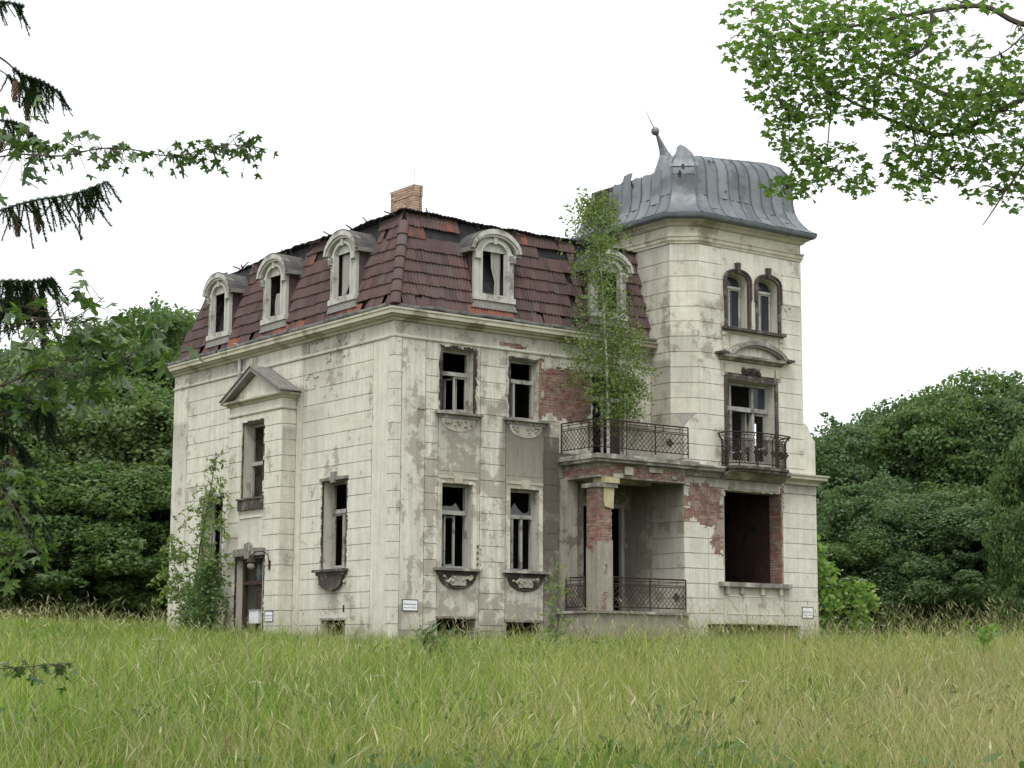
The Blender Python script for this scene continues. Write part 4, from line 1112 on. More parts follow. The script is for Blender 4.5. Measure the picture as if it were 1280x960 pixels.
# ================================================================== ROOFS
# mansard: bottom (inset .02, z 9.2) to top (inset .72, z 11.8)
SB, ST, ZB, ZT = 0.0, 0.72, 9.20, 11.78
SLOPE = math.hypot(ST-SB, ZT-ZB)
FUP = Vector((0, ST-SB, ZT-ZB)).normalized(); LUP = Vector((ST-SB, 0, ZT-ZB)).normalized()
FEX, LEX = Vector((1, 0, 0)), Vector((0, -1, 0))
def inset(z): return SB+(ST-SB)*(z-ZB)/(ZT-ZB)
und = MB(); g = 0.05
und.poly([(SB+g, SB+g, ZB), (9.6, SB+g, ZB), (9.6, ST+g, ZT+0.2), (ST+g, ST+g, ZT+0.2)])
und.poly([(SB+g, LEN-0.02, ZB), (SB+g, SB+g, ZB), (ST+g, ST+g, ZT+0.2), (ST+g, LEN-1.3, ZT+0.2)])
und.poly([(13.4, LEN-0.02, ZB), (SB+g, LEN-0.02, ZB), (ST+g, LEN-1.3, ZT+0.2), (12.9, LEN-1.3, ZT+0.2)])
und.poly([(13.4, 0.5, ZB), (13.4, LEN-0.02, ZB), (12.9, LEN-1.3, ZT+0.2), (12.9, 0.7, ZT+0.2)])
mroof = und.build('mansard_roof', FELT, villa)
# nearly flat top, its edge sheets sagging and curled
top = MB()
edge = rag(77, 0.35)
def topedge(path, n):
    out = []
    for i in range(n+1):
        t = i/n*(len(path)-1); k = min(int(t), len(path)-2); f = t-k
        out.append(Vector(path[k]).lerp(Vector(path[k+1]), f))
    return out
le = topedge([(0.62, 0.58, 12.08), (0.5, 2.0, 12.0), (0.52, 3.3, 11.93), (0.50, 4.4, 12.0), (0.55, 6.2, 12.06), (0.62, 8.6, 12.02), (0.75, 10.6, 11.93), (0.9, 11.5, 11.8)], 60)
fe = topedge([(0.62, 0.58, 12.08), (2.4, 0.60, 12.06), (4.5, 0.6, 12.04), (6.6, 0.62, 12.03), (9.3, 0.62, 12.02)], 110)
ap = Vector((4.6, 6.4, 12.35))
for seq in (le, fe):
    jg = rag(81, 1.2)
    for i, p in enumerate(seq): p.z += 0.045*jg(p.x*0.8, p.y*0.8); p.x += 0.0 if seq is fe else 0.05*jg(p.y*0.7, 5)
    for i, (a, b) in enumerate(zip(seq[:-1], seq[1:])):
        z = 0.022*(i % 2)
        a2, b2 = a+Vector((0, 0, 0.022*(i % 2))), b+Vector((0, 0, 0.022*((i+1) % 2)))
        top.poly([a2, b2, b2.lerp(ap, 0.6), a2.lerp(ap, 0.6)])
        top.poly([a2-Vector((0, 0, 0.03)), b2-Vector((0, 0, 0.03)), b2, a2])
        ia, ib = a.lerp(Vector((4.6, 6.4, a.z)), 0.06), b.lerp(Vector((4.6, 6.4, b.z)), 0.06)
        top.poly([a2-Vector((0, 0, 0.03)), b2-Vector((0, 0, 0.03)), ib-Vector((0, 0, 0.06)), ia-Vector((0, 0, 0.06))])
        top.poly([ib-Vector((0, 0, 0.06)), ia-Vector((0, 0, 0.06)), ia-Vector((0, 0, 0.42)), ib-Vector((0, 0, 0.42))])
top.poly([(0.8, 11.5, 11.86), (12.9, 11.5, 11.9), (12.9, 0.7, 12.0), (9.3, 0.62, 12.02), (4.6, 6.4, 12.3)])
top.build('flat_roof', FELT, villa)
r = random.Random(8)
for i in range(26):      # charred batten ends and torn felt standing up along the edge
    t = r.uniform(0.8, 11.0); s_ = r.random() < 0.6
    q = Vector((0.6, t, 11.95)) if s_ else Vector((min(t, 8.8), 0.62, 11.98))
    a = r.uniform(0, 6.28); L_ = r.uniform(0.15, 0.5)
    MB().tube([q, q+Vector((math.cos(a)*L_*0.7-0.1*s_, math.sin(a)*L_*0.7-0.1*(not s_), r.uniform(-0.25, 0.22)))], [0.03, 0.02], 4).build('charred_batten', CHAR, mroof)
for (fr, a, b, z) in ((FR, 1.3, 2.2, 11.86), (FR, 4.9, 5.5, 11.84), (LF, 1.2, 1.9, 11.88), (FR, 5.55, 5.95, 11.76)):
    m = MB(); m.fbox(fr, a, b, z-0.1, z+0.06, -0.78, -0.70); m.build('loose_board', LEAD if fr is FR else WOOD, villa)
# eaves board under the first tiles
MB().mould([(0, LEN-0.05), (0, 0), (8.98, 0)], [(0.12, 9.145), (0.12, 9.19), (-0.05, 9.25), (-0.3, 9.2)]).build('eaves_board', FELT, villa)

TW, TE, TLN = 0.218, 0.355, 0.42
def tile_profile():
    xs = [0, 0.03, 0.055, 0.08, 0.109, 0.139, 0.164, 0.189, 0.218]; zs = [0, 0.008, 0.042, 0.008, 0, 0.008, 0.042, 0.008, 0.0]
    return xs, zs
def tile_geo(m, o, ex, up, nr_, w=TW, tilt=0.0, sc=1.0):
    xs, zs = tile_profile(); ct, st = math.cos(tilt), math.sin(tilt)
    e2, u2 = ex*ct+up*st, up*ct-ex*st
    n0 = len(m.v); k = len(xs)
    for (yy, lift) in ((0, 0.075), (TLN, 0.02)):
        for x, z in zip(xs, zs): m.v.append(tuple(o+e2*(x-TW/2)*sc+u2*yy+nr_*(z+lift)))
    for x, z in zip(xs, zs): m.v.append(tuple(o+e2*(x-TW/2)*sc+nr_*(z+0.040)))
    for i in range(k-1):
        m.f.append((n0+i, n0+i+1, n0+k+i+1, n0+k+i)); m.f.append((n0+2*k+i, n0+2*k+i+1, n0+i+1, n0+i))
FN = Vector((0, -(ZT-ZB), ST-SB)).normalized(); LN = Vector((-(ZT-ZB), 0, ST-SB)).normalized()
tm = MB(); tile_geo(tm, Vector((0, 0, 0)), Vector((1, 0, 0)), Vector((0, 1, 0)), Vector((0, 0, 1)))
TME, TMR = tm.mesh('roof_tile'), tm.mesh('roof_tile')
TME.materials.append(TILE); TMR.materials.append(TILER)
DORM_F = [3.28, 7.40]; DORM_L = [2.74, 6.62, 10.1]
rows = 7
stuff, stuffr, nt = MB(), MB(), 0
for side in (0, 1):
    ex, up, nn = ((FEX, FUP, FN), (LEX, LUP, LN))[side]
    L = 8.95 if side == 0 else LEN-0.1
    for r_ in range(rows+1):
        z = ZB+0.02+(r_*TE)*up.z
        if z > ZT-0.15: continue
        nt_row = int(L/TW)
        for c_ in range(nt_row):
            t = (c_+0.5)*TW+(0.109 if r_ % 2 else 0)
            zi = inset(z+0.18)
            if t-TW*0.3 < zi or t > L: continue
            if side == 1 and t > LEN-inset(z)*1.8-0.05: continue
            ds = DORM_F if side == 0 else DORM_L
            zc = z+0.17
            if any(abs(t-d) < 0.66 and 9.55 < zc for d in ds): continue
            if any(abs(t-d) < 0.82 and 11.25 < zc for d in ds): continue
            # torn places
            if r_ == rows-1 and ((side == 0 and (1.35 < t < 2.55 or 4.0 < t < 4.55 or 5.3 < t < 6.4 or rng.random() < 0.12)) or (side == 1 and (3.4 < t < 5.2 and rng.random() < 0.8 or 7.3 < t < 8.7 or 9.2 < t or 1.0 < t < 2.0 and rng.random() < 0.3))): continue
            if r_ == 0 and rng.random() < (0.035 if side == 0 else 0.09): continue
            if rng.random() < 0.003: continue
            red = (r_ == 0 and ((side == 0 and 2.45 < t < 4.0) or (side == 1 and (1.5 < t < 2.9 and rng.random() < 0.8 or 4.6 < t < 7.4 and rng.random() < 0.5 or t > 8 and rng.random() < 0.2)))) or (r_ == rows-1 and rng.random() < 0.12) or rng.random() < 0.006
            o = (Vector((t, SB, ZB)) if side == 0 else Vector((SB, t, ZB)))+up*(0.02+r_*TE)
            loose = r_ == 0 and rng.random() < (0.35 if side == 1 else 0.15)
            tilt = rng.gauss(0, 0.012) + (rng.uniform(-0.3, 0.3) if loose else 0)
            o = o + up*(rng.gauss(0, 0.008) - (rng.uniform(0, 0.12) if loose else 0)) + nn*rng.uniform(0, 0.012)
            if nt < 300 and (side == 0 or t < 3.0):
                ct, st = math.cos(tilt), math.sin(tilt)
                e2, u2 = ex*ct+up*st, up*ct-ex*st
                ob = bpy.data.objects.new('roof_tile', TMR if red else TME)
                ob.matrix_world = Matrix((e2, u2, nn)).transposed().to_4x4()
                ob.location = o
                col.objects.link(ob); ob.parent = mroof; nt += 1
            else:
                tile_geo(stuffr if red else stuff, o, ex, up, nn, tilt=tilt)
stuff.build('roof_tiles', TILE, mroof, kind='stuff'); stuffr.build('red_roof_tiles', TILER, mroof, kind='stuff')
# hip tiles
HUP = Vector((ST-SB, ST-SB, ZT-ZB)); HL = HUP.length; HUP.normalize()
hn = Vector((-1, -1, 0.38)).normalized(); hx = Vector((1, -1, 0)).normalized()
hm = MB(); n0 = 0
for yy, rr in ((0, 0.155), (0.46, 0.13)):
    for i in range(9):
        a = math.pi*(i/8)
        hm.v.append((-rr*math.cos(a), yy, rr*math.sin(a)*0.8-0.02+(0.03 if yy == 0 else 0)))
for i in range(8): hm.f.append((i, i+1, 9+i+1, 9+i))
hm.f.append(tuple(range(9)))
HME = hm.mesh('hip_tile', False); HME.materials.append(TILE)
for i in range(8):
    if i*TE > HL-0.3: break
    ob = bpy.data.objects.new('hip_tile', HME)
    ob.matrix_world = Matrix((hx, HUP, hx.cross(HUP))).transposed().to_4x4()
    ob.location = Vector((SB, SB, ZB+0.03))+HUP*(i*0.372)+hn*0.02
    col.objects.link(ob); ob.parent = mroof

# --- dormers: one built, the others copied from it
def dormer(fr, uc):
    hw = 0.68
    DF = Fr(fr.p(uc, 0, -0.02), fr.eu, fr.en)
    vs, n = 11.05, 14
    def arc(w_, top, base=None, sh=vs):
        return [(-w_*math.cos(math.pi*i/n), sh+(top-sh)*math.sin(math.pi*i/n)) for i in range(n+1)]
    op_in = [(-0.43, 9.86)]+arc(0.43, 11.38)+[(0.43, 9.86)]
    out = [(-hw, 9.86)]+[(-hw, vs+0.05)]+arc(0.62, 11.55)[1:-1]+[(hw, vs+0.05)]+[(hw, 9.86)]
    root = MB().strip(DF, out, op_in, -0.10, 0.0).build('dormer', DORM, villa)
    MB().fbox(DF, -hw-0.03, hw+0.03, 9.70, 9.855, -0.3, 0.06).build('dormer_sill', DORM, root)
    MB().hexa([DF.p(-hw-0.1, 9.47, 0.06), DF.p(hw+0.1, 9.47, 0.06), DF.p(hw+0.1, 9.47, -0.1), DF.p(-hw-0.1, 9.47, -0.1)], [DF.p(-hw, 9.695, 0.02), DF.p(hw, 9.695, 0.02), DF.p(hw, 9.695, -0.12), DF.p(-hw, 9.695, -0.12)]).build('lead_apron', LEAD, root)
    # inner architrave, imposts
    MB().strip(DF, [(-0.50, 9.86)]+arc(0.50, 11.46)+[(0.50, 9.86)], op_in, 0.0, 0.045).build('architrave', DORM, root)
    for s in (-1, 1):
        MB().fbox(DF, s*0.60-0.09, s*0.60+0.09, 10.86, 11.06, 0.0, 0.09).build('impost', DORM, root)
    MB().prism(DF, [(-0.05, 11.33), (0.05, 11.33), (0.07, 11.52), (-0.07, 11.52)], 0.0, 0.07).build('keystone', DORM, root)
    # curved hood with flared ends
    def hood(w_, top, fl):
        p = []
        for i in range(n+1):
            a = math.pi*i/n; x = -w_*math.cos(a)
            z = vs+0.14+(top-vs-0.14)*math.sin(a)**0.9
            p.append((x*(1+fl*abs(math.cos(a))**6), z-0.06*abs(math.cos(a))**8))
        return p
    MB().strip(DF, hood(0.77, 11.74, 0.13), hood(0.66, 11.60, 0.18), -0.12, 0.15).build('curved_hood', DORM, root)
    MB().strip(DF, hood(0.70, 11.64, 0.14), hood(0.61, 11.53, 0.18), -0.1, 0.10).build('hood_moulding', DORM, root)
    b = MB(); h0 = hood(0.77, 11.755, 0.13)
    for p, q in zip(h0[:-1], h0[1:]):
        b.poly([DF.p(p[0], p[1]+0.012, 0.155), DF.p(q[0], q[1]+0.012, 0.155), DF.p(q[0]*1.01, q[1]-0.02, -0.95), DF.p(p[0]*1.01, p[1]-0.02, -0.95)])
    b.build('dormer_roof', DROOF, root)
    for s in (-1, 1):
        MB().poly([DF.p(s*(hw-0.02), 9.55, -0.02), DF.p(s*(hw-0.02), 11.2, -0.02), DF.p(s*(hw-0.02), 11.25, -0.7), DF.p(s*(hw-0.02), 9.75, -0.2)]).build('dormer_cheek', TILE, root)
        MB().fbox(DF, s*0.79-0.09, s*0.79+0.09, 11.04, 11.16, -0.8, 0.05).build('side_cornice', LEAD, root)
    f = MB(); f.fbox(DF, -0.425, -0.385, 9.865, 11.10, -0.1, -0.05); f.fbox(DF, 0.385, 0.425, 9.865, 11.10, -0.1, -0.05); f.fbox(DF, -0.384, 0.384, 9.865, 9.92, -0.1, -0.05)
    f.prism(DF, [(-0.42, 11.12)]+arc(0.42, 11.375, sh=11.13)+[(0.42, 11.12)], -0.1, -0.06)
    f.build('dormer_frame', DORM, root)
    return root
DROOF = simple('grey black dormer felt', (0.06, 0.06, 0.06), (0.13, 0.125, 0.12), 4, third=(0.2, 0.19, 0.18), bump=0.5)
dA = dormer(FR, DORM_F[0])
def dup(root, M_, keep=lambda c: True):
    r2 = root.copy(); col.objects.link(r2); r2.parent = root.parent; r2.matrix_world = M_ @ root.matrix_world
    for c in root.children:
        if keep(c):
            k = c.copy(); col.objects.link(k); k.parent = r2
    return r2
dups = [dA, dup(dA, Matrix.Translation((DORM_F[1]-DORM_F[0], 0, 0)))]
# the same dormer turned onto the long side: u=x becomes u=y, out -y becomes out -x
TURN = Matrix(((0, 1, 0, 0), (1, 0, 0, 0), (0, 0, 1, 0), (0, 0, 0, 1)))
for y in DORM_L: dups.append(dup(dA, TURN @ Matrix.Translation((y-DORM_F[0], 0, 0))))
for d, lb in zip(dups, ('dormer with a torn curtain on the entrance front', 'dormer behind the birch beside the tower', 'dormer nearest the corner on the long side', 'middle dormer of the long side', 'farthest dormer of the long side')): d['label'] = lb
def drape(fr, uc, pts, parent, d=-0.13):
    DF = Fr(fr.p(uc, 0, -0.02), fr.eu, fr.en)
    m = MB()
    for (a, b) in zip(pts[:-1], pts[1:]):
        n = 5
        for i in range(n):
            u0, u1 = i/n, (i+1)/n
            w0, w1 = 0.02*math.sin(i*2.2), 0.02*math.sin((i+1)*2.2)
            q = lambda p, u, w_: DF.p(p[0]+(p[1]-p[0])*u, p[2], d-0.03+w_)
            m.poly([q(a, u0, w0), q(a, u1, w1), q(b, u1, w1), q(b, u0, w0)])
    return m.build('torn_curtain', CLOTH, parent)
drape(FR, DORM_F[0], [(-0.02, 0.34, 11.17), (0.0, 0.34, 10.7), (0.12, 0.33, 10.3), (0.1, 0.33, 9.94)], villa)
drape(LF, DORM_L[0], [(-0.33, 0.33, 11.1), (-0.3, 0.33, 10.7), (-0.16, 0.33, 10.35), (0.08, 0.33, 9.94)], villa)
drape(LF, DORM_L[1], [(-0.12, 0.2, 10.6), (-0.1, 0.28, 10.3), (-0.06, 0.24, 9.95)], villa)

# --- chimney of pale brick
ch = MB().box(3.02, 3.32, 3.74, 5.0, 12.0, 13.70).build('chimney', MORTAR, villa)
bm = MB(); bm.box(-0.115, 0.115, -0.014, 0.02, -0.0325, 0.0325); bme = bm.mesh('brick'); bme.materials.append(BRICKY)
bm2 = MB(); bm2.box(-0.06, 0.06, -0.014, 0.02, -0.0325, 0.0325); bmh = bm2.mesh('brick'); bmh.materials.append(BRICKY)
v = 12.62; r_ = 0
while v < 13.72:
    cap = 0.02 if v > 13.45 else 0.0
    def put(me, x, y, rot):
        o = bpy.data.objects.new('brick', me); o.location = (x, y, v+0.033); o.rotation_euler = (0, 0, rot); col.objects.link(o); o.parent = ch
    u = 3.74+(0.12 if r_ % 2 else 0.0)
    if r_ % 2: put(bmh, 3.018-cap, 3.74+0.06, -math.pi/2)
    while u+0.23 < 5.02:
        put(bme, 3.018-cap+rng.uniform(-.004, .004), u+0.115, -math.pi/2); u += 0.245
    put(bme, 3.02+0.115, 3.74-cap, 0); put(bmh, 3.02+0.30-0.06, 3.74-cap, 0)
    v += 0.076; r_ += 1
MB().box(3.0, 3.34, 3.72, 5.02, 13.74, 13.79).build('chimney_cap', MORTAR, ch)
m = MB(); m.tube([(3.2, 4.0, 13.75), (3.2, 4.0, 14.35)], 0.008, 4); m.build('thin_aerial_rod', IRON, villa)

# --- tower roof of standing seam zinc, its crown fallen in
PROF = [(0.36, 12.87), (0.29, 12.90), (0.17, 12.99), (0.06, 13.13), (-0.05, 13.32), (-0.12, 13.54), (-0.155, 13.8), (-0.165, 14.15), (-0.19, 14.45), (-0.27, 14.74), (-0.43, 14.95), (-0.76, 15.09), (-1.25, 15.17)]
poly = [Vector(p) for p in ((9.02, 3.6), (9.02, -0.85), (9.65, -1.4), (13.9, -1.4), (13.9, 3.6))]
def offs(e):
    """plan corners of the roof at an offset e out of the wall face"""
    ns, out = [], []
    for a, b in zip(poly[:-1], poly[1:]):
        d = (b-a).normalized(); ns.append(Vector((d.y, -d.x)))
    for i, p in enumerate(poly):
        k = [ns[j] for j in (i-1, i) if 0 <= j < len(ns)]
        if len(k) == 1: out.append(p+k[0]*e)
        else:
            m_ = k[0]+k[1]; out.append(p+m_*(e/m_.dot(k[0])))
    return out
OFF = [offs(e) for e, z in PROF]
troof = MB()
def rp(edge_, t, i, push=0.0):
    a, b = OFF[i][edge_], OFF[i][edge_+1]
    q = a+(b-a)*t; d = (b-a).normalized(); n = Vector((d.y, -d.x))
    q = q+n*push
    z = PROF[i][1]+push*0.3
    if i > 7:        # the crown has sunk towards the broken left corner
        f = (i-7)/5
        z += f*{0: -0.36, 1: -0.26, 2: -0.26+0.36*t, 3: 0.10}[edge_]
    return Vector((q.x, q.y, z))
def shell(m, e, t0, t1, i0, i1, push, dent=0.0, seed=0, ragtop=0.0):
    nu = 4; nz = rag(seed, 1.3); r = random.Random(seed)
    grid = []
    for i in range(i0, i1+1):
        row = []
        for k in range(nu+1):
            t = t0+(t1-t0)*k/nu
            p = rp(e, t, i, push)
            f = math.sin(math.pi*k/nu)*(0 if i == 0 else 1)
            off = dent*nz(k*0.5+seed, i*0.6)*f
            a, b = OFF[i][e], OFF[i][e+1]; d = (b-a).normalized()
            p = p+Vector((d.y, -d.x, 0.2))*off
            if i == i1 and ragtop: p.z += r.uniform(-ragtop, ragtop*0.6)
            row.append(p)
        grid.append(row)
    n0 = len(m.v); m.v += [tuple(p) for row in grid for p in row]
    for i in range(len(grid)-1):
        for k in range(nu):
            a = n0+i*(nu+1)+k; m.f.append((a, a+1, a+nu+2, a+nu+1))
    return grid
# boarding under the sheets
for e in range(4):
    hi = {0: 8, 1: 10, 2: 12, 3: 11}[e]
    shell(troof, e, 0 if e else 0.12, 1, 0, hi, -0.05)
tr_ = troof.build('tower_roof', FELT, villa)
def seam(e, t, i0, i1, top_jit=0):
    m = MB(); pts = [rp(e, t, i, 0.018) for i in range(i0, i1+1)]
    m.tube(pts, 0.021, 5); m.build('standing_seam', SEAM, tr_)
spec_ = {0: (9, 0.06, 8), 1: (1, 0, 9), 2: (9, 0, 12), 3: (9, 0, 10)}
for e, (n, tstart, hi) in spec_.items():
    for k in range(n):
        t0, t1 = tstart+(1-tstart)*k/n, tstart+(1-tstart)*(k+1)/n
        h = hi
        if e == 0: h = min(hi+1, [6, 6, 7, 8, 9, 8, 8, 8, 9][k])
        if e == 1: h = 10
        br = rng.choice([3, 4, 5]) if e != 1 else 7
        for (a, b, ps) in ((0, br, 0.008), (br, h, 0.0)):
            if b <= a: continue
            m = MB(); shell(m, e, t0+0.004, t1-0.004, a, b, ps+rng.uniform(0, 0.016), 0.05, rng.randint(1, 999), 0.035 if (b == h and e < 2) else 0.0)
            if a:            # lap joint
                p, q = rp(e, t0, a, 0.016), rp(e, t1, a, 0.016)
                MB().tube([p, q], 0.013, 4).build('lap_joint', SEAM, tr_)
            m.build('zinc_sheet', ZINC, tr_, True)
        if e != 1 or k == 0: seam(e, t0, 0, max(h-1, 3) if e == 0 else h)
seam(1, 1.0, 0, 10); seam(2, 1.0, 0, 12)
# torn holes: dark ragged flaps proud of the sheet
for (e, t, i, s) in ((1, 0.35, 7, 0.1), (1, 0.5, 8, 0.08), (2, 0.3, 6, 0.05), (2, 0.16, 9, 0.07), (2, 0.2, 9, 0.05), (0, 0.42, 5, 0.09), (2, 0.9, 6, 0.04), (2, 0.92, 5, 0.035), (0, 0.6, 7, 0.08)):
    c = rp(e, t, i, 0.03); a, b = OFF[i][e], OFF[i][e+1]; d3 = Vector(((b-a).normalized().x, (b-a).normalized().y, 0)); up3 = (rp(e, t, i+1)-rp(e, t, i)).normalized()
    r = random.Random(i*7+e)
    MB().poly([c+d3*s*r.uniform(.4, .8)*math.cos(k)+up3*s*r.uniform(.6, 1.5)*math.sin(k) for k in [j*math.pi/4 for j in range(8)]]).build('torn_hole', FELT, tr_)
# crumpled crest over the chamfer
m = MB(); r = random.Random(4)
e0, e1 = rp(1, 0, 8, 0.03), rp(1, 1, 8, 0.03)
base = [e0.lerp(e1, t) for t in (-0.12, 0.02, 0.14, 0.28, 0.42, 0.56, 0.70, 0.84, 0.98, 1.12)]
hts = [0.30, 0.40, 0.56, 0.74, 0.82, 0.74, 0.70, 0.58, 0.46, 0.32]
prev = None
for b, h in zip(base, hts):
    inn = Vector((0.62, 0.70, 0))
    colm = [b]+[b+inn*(0.55*(j/4)**1.3)+Vector((r.uniform(-.05, .05), r.uniform(-.05, .05), h*j/4+r.uniform(-.03, .03))) for j in range(1, 5)]
    if prev:
        n0 = len(m.v)
        for j in range(4): m.f.append((n0-5+j, n0+j, n0+j+1, n0-4+j))
    m.v += [tuple(q) for q in colm]
    prev = colm
m.build('crumpled_crest', ZINC, tr_, True)
# wreck of the back left end: charred rafters and hanging sheets
m = MB(); r = random.Random(9)
for i in range(9):
    y = 1.7+0.16*i; x = 8.95+0.02*i
    m.tube([(x-0.2+r.uniform(-.1, .1), y, 12.95), (x+0.18, y, 13.4), (x+0.3, y+0.03, 13.85+r.uniform(-.2, .25)), (x+0.42+r.uniform(-.1, .2), y+0.05, 14.15+r.uniform(-.35, .15))], 0.05, 4)
m.build('charred_rafters', CHAR, tr_)
for i in range(11):
    y = 1.55+0.13*i; h = r.uniform(0.4, 0.9); z = 12.95+r.uniform(0, 0.5); x = 8.86+r.uniform(-.1, .14)
    m = MB()
    a, b = Vector((x, y, z)), Vector((x+r.uniform(-.1, .1), y+0.22, z+r.uniform(-.1, .1)))
    q = Vector((0.18+r.uniform(-.1, .15), r.uniform(-.15, .15), h))
    m.poly([a, b, b+q*0.5+Vector((-.06, 0, 0)), a+q*0.5]); m.poly([a+q*0.5, b+q*0.5+Vector((-.06, 0, 0)), b+q+Vector((r.uniform(-.1, .1), r.uniform(-.1, .1), 0)), a+q*0.95])
    m.build('hanging_sheet', SEAM if i % 2 else CHAR, tr_)
MB().box(9.4, 13.6, -0.7, 3.2, 12.75, 12.9).build('tower_loft_floor', FELT, tr_)
# leaning finial
fi = MB().tube([(10.82, 1.4, 14.0), (10.82, 1.4, 14.9), (10.88, 1.4, 15.45), (10.84, 1.4, 15.55)], [0.46, 0.36, 0.22, 0.18], 6).build('finial', ZINC, villa)
MB().tube([(10.88, 1.4, 15.42), (10.74, 1.4, 15.72), (10.52, 1.4, 16.12)], [0.19, 0.11, 0.045], 8).build('finial_cone', ZINC, fi)
MB().sphere((10.46, 1.4, 16.20), 0.135, 14, 10).build('finial_ball', ZINC, fi, True)
MB().tube([(10.42, 1.4, 16.28), (10.05, 1.4, 16.80)], [0.022, 0.008], 5).build('finial_rod', SEAM, fi)

# ================================================================== GROUND
DIRN = Vector((_f.x, _f.y)).normalized()
def ground(x, y):
    t = x*DIRN.x + y*DIRN.y
    base = 0.0 if t > 0 else -1.8*min(1.6, -t/48.0)
    return base + 0.03*max(0.0, min(y, 45)) + 0.05*noise.noise(Vector((x*0.25, y*0.25, 0)))
def axis(lo, hi):
    a = [-900, -500, -280, -160, -110]; b = [110, 160, 280, 500, 900]
    return a+list(np.arange(-80, 90, 2.0))+b
ax = axis(0, 0); gm = MB()
for y in ax:
    for x in ax: gm.v.append((x, y, ground(x, y)-0.02))
n = len(ax)
for j in range(n-1):
    for i in range(n-1): gm.f.append((j*n+i, j*n+i+1, (j+1)*n+i+1, (j+1)*n+i))
tag(gm.build('meadow_ground', GROUND, None, True), 'gently rising meadow ground under the tall grass', kind='structure')

# ================================================================== SMALL THINGS ON THE WALLS
def text(s, fr, u, v, size, parent, d):
    cu = bpy.data.curves.new('lettering', 'FONT'); cu.body = s; cu.size = size; cu.align_x = 'CENTER'; cu.align_y = 'CENTER'; cu.extrude = 0.001
    tmp = bpy.data.objects.new('lettering_curve', cu); col.objects.link(tmp)
    me = bpy.data.meshes.new_from_object(tmp, depsgraph=bpy.context.evaluated_depsgraph_get())
    bpy.data.objects.remove(tmp); bpy.data.curves.remove(cu)
    me.materials.clear(); me.materials.append(INK)
    o = bpy.data.objects.new('lettering', me); col.objects.link(o)
    o.matrix_world = Matrix((fr.eu*fr.flip, Vector((0, 0, 1)), fr.en)).transposed().to_4x4()
    o.location = fr.p(u, v, d); o.parent = parent
    return o
for fr in (FR, LF, TF, BF): fr.flip = 1
LF.flip = BF.flip = -1
def sign(fr, u0, u1, v0, v1, lines, label, z0=0.0):
    base = empty('warning_sign', (0, 0, 0), label, 'sign', 'warning signs fixed to the villa')
    MB().fbox(fr, u0, u1, v0, v1, z0+0.004, z0+0.016).build('sign_board', WHITE, base)
    frame_bars(MB(), fr, u0-0.012, u1+0.012, v0-0.012, v1+0.012, 0.018, z0+0.004, z0+0.022).build('sign_border', INK, base)
    for t, f, s in lines: text(t, fr, (u0+u1)/2, v0+(v1-v0)*f, s, base, z0+0.0175)
sign(FR, 0.36, 0.83, 1.12, 1.40, (('Brandruine', 0.60, 0.088), ('Betreten verboten!', 0.27, 0.05)), 'white warning sign on the near corner of the villa, left of the cellar windows')
sign(TF, 13.69, 14.14, 1.15, 1.46, (('Brandruine', 0.56, 0.082), ('Betreten verboten!', 0.28, 0.047)), 'white warning sign low on the right edge of the tower')
sign(BF, 5.35, 5.80, 0.90, 1.18, (('Brandruine', 0.58, 0.082), ('Betreten verboten!', 0.28, 0.047)), 'white warning sign beside the house door, to its right')
nb = empty('notice_box', (0, 0, 0), 'plain white notice box hanging in the lower half of the dark doorway', 'notice box')
MB().fbox(BF, 6.42, 6.98, 0.86, 1.22, -0.26, -0.12).build('box_body', WHITE, nb)
MB().fbox(BF, 6.40, 7.0, 1.225, 1.25, -0.27, -0.10).build('box_lid', PALEPIPE, nb)
# lantern on a bent arm by the door
la = empty('wall_lantern', BF.p(5.62, 2.6, 0), 'round glass lantern on a bent iron arm right of the house door', 'lantern')
def inv(o, p):
    o.parent = p; o.matrix_parent_inverse = Matrix.Translation(-p.location); return o
inv(MB().fbox(BF, 5.57, 5.64, 2.36, 2.62, 0.0, 0.04).build('wall_plate', IRON), la)
inv(MB().tube([BF.p(5.6, 2.5, 0.03), BF.p(5.6, 2.78, 0.08), BF.p(5.68, 2.88, 0.2), BF.p(5.82, 2.86, 0.36), BF.p(5.92, 2.76, 0.44)], 0.017, 6).build('bent_arm', IRON), la)
inv(MB().tube([BF.p(5.92, 2.78, 0.44), BF.p(5.92, 2.66, 0.44), BF.p(5.92, 2.57, 0.44)], [0.04, 0.09, 0.15], 10).build('lamp_cap', IRON), la)
inv(MB().sphere(BF.p(5.92, 2.46, 0.44), 0.11, 12, 9).build('glass_globe', STONED, None, True), la)

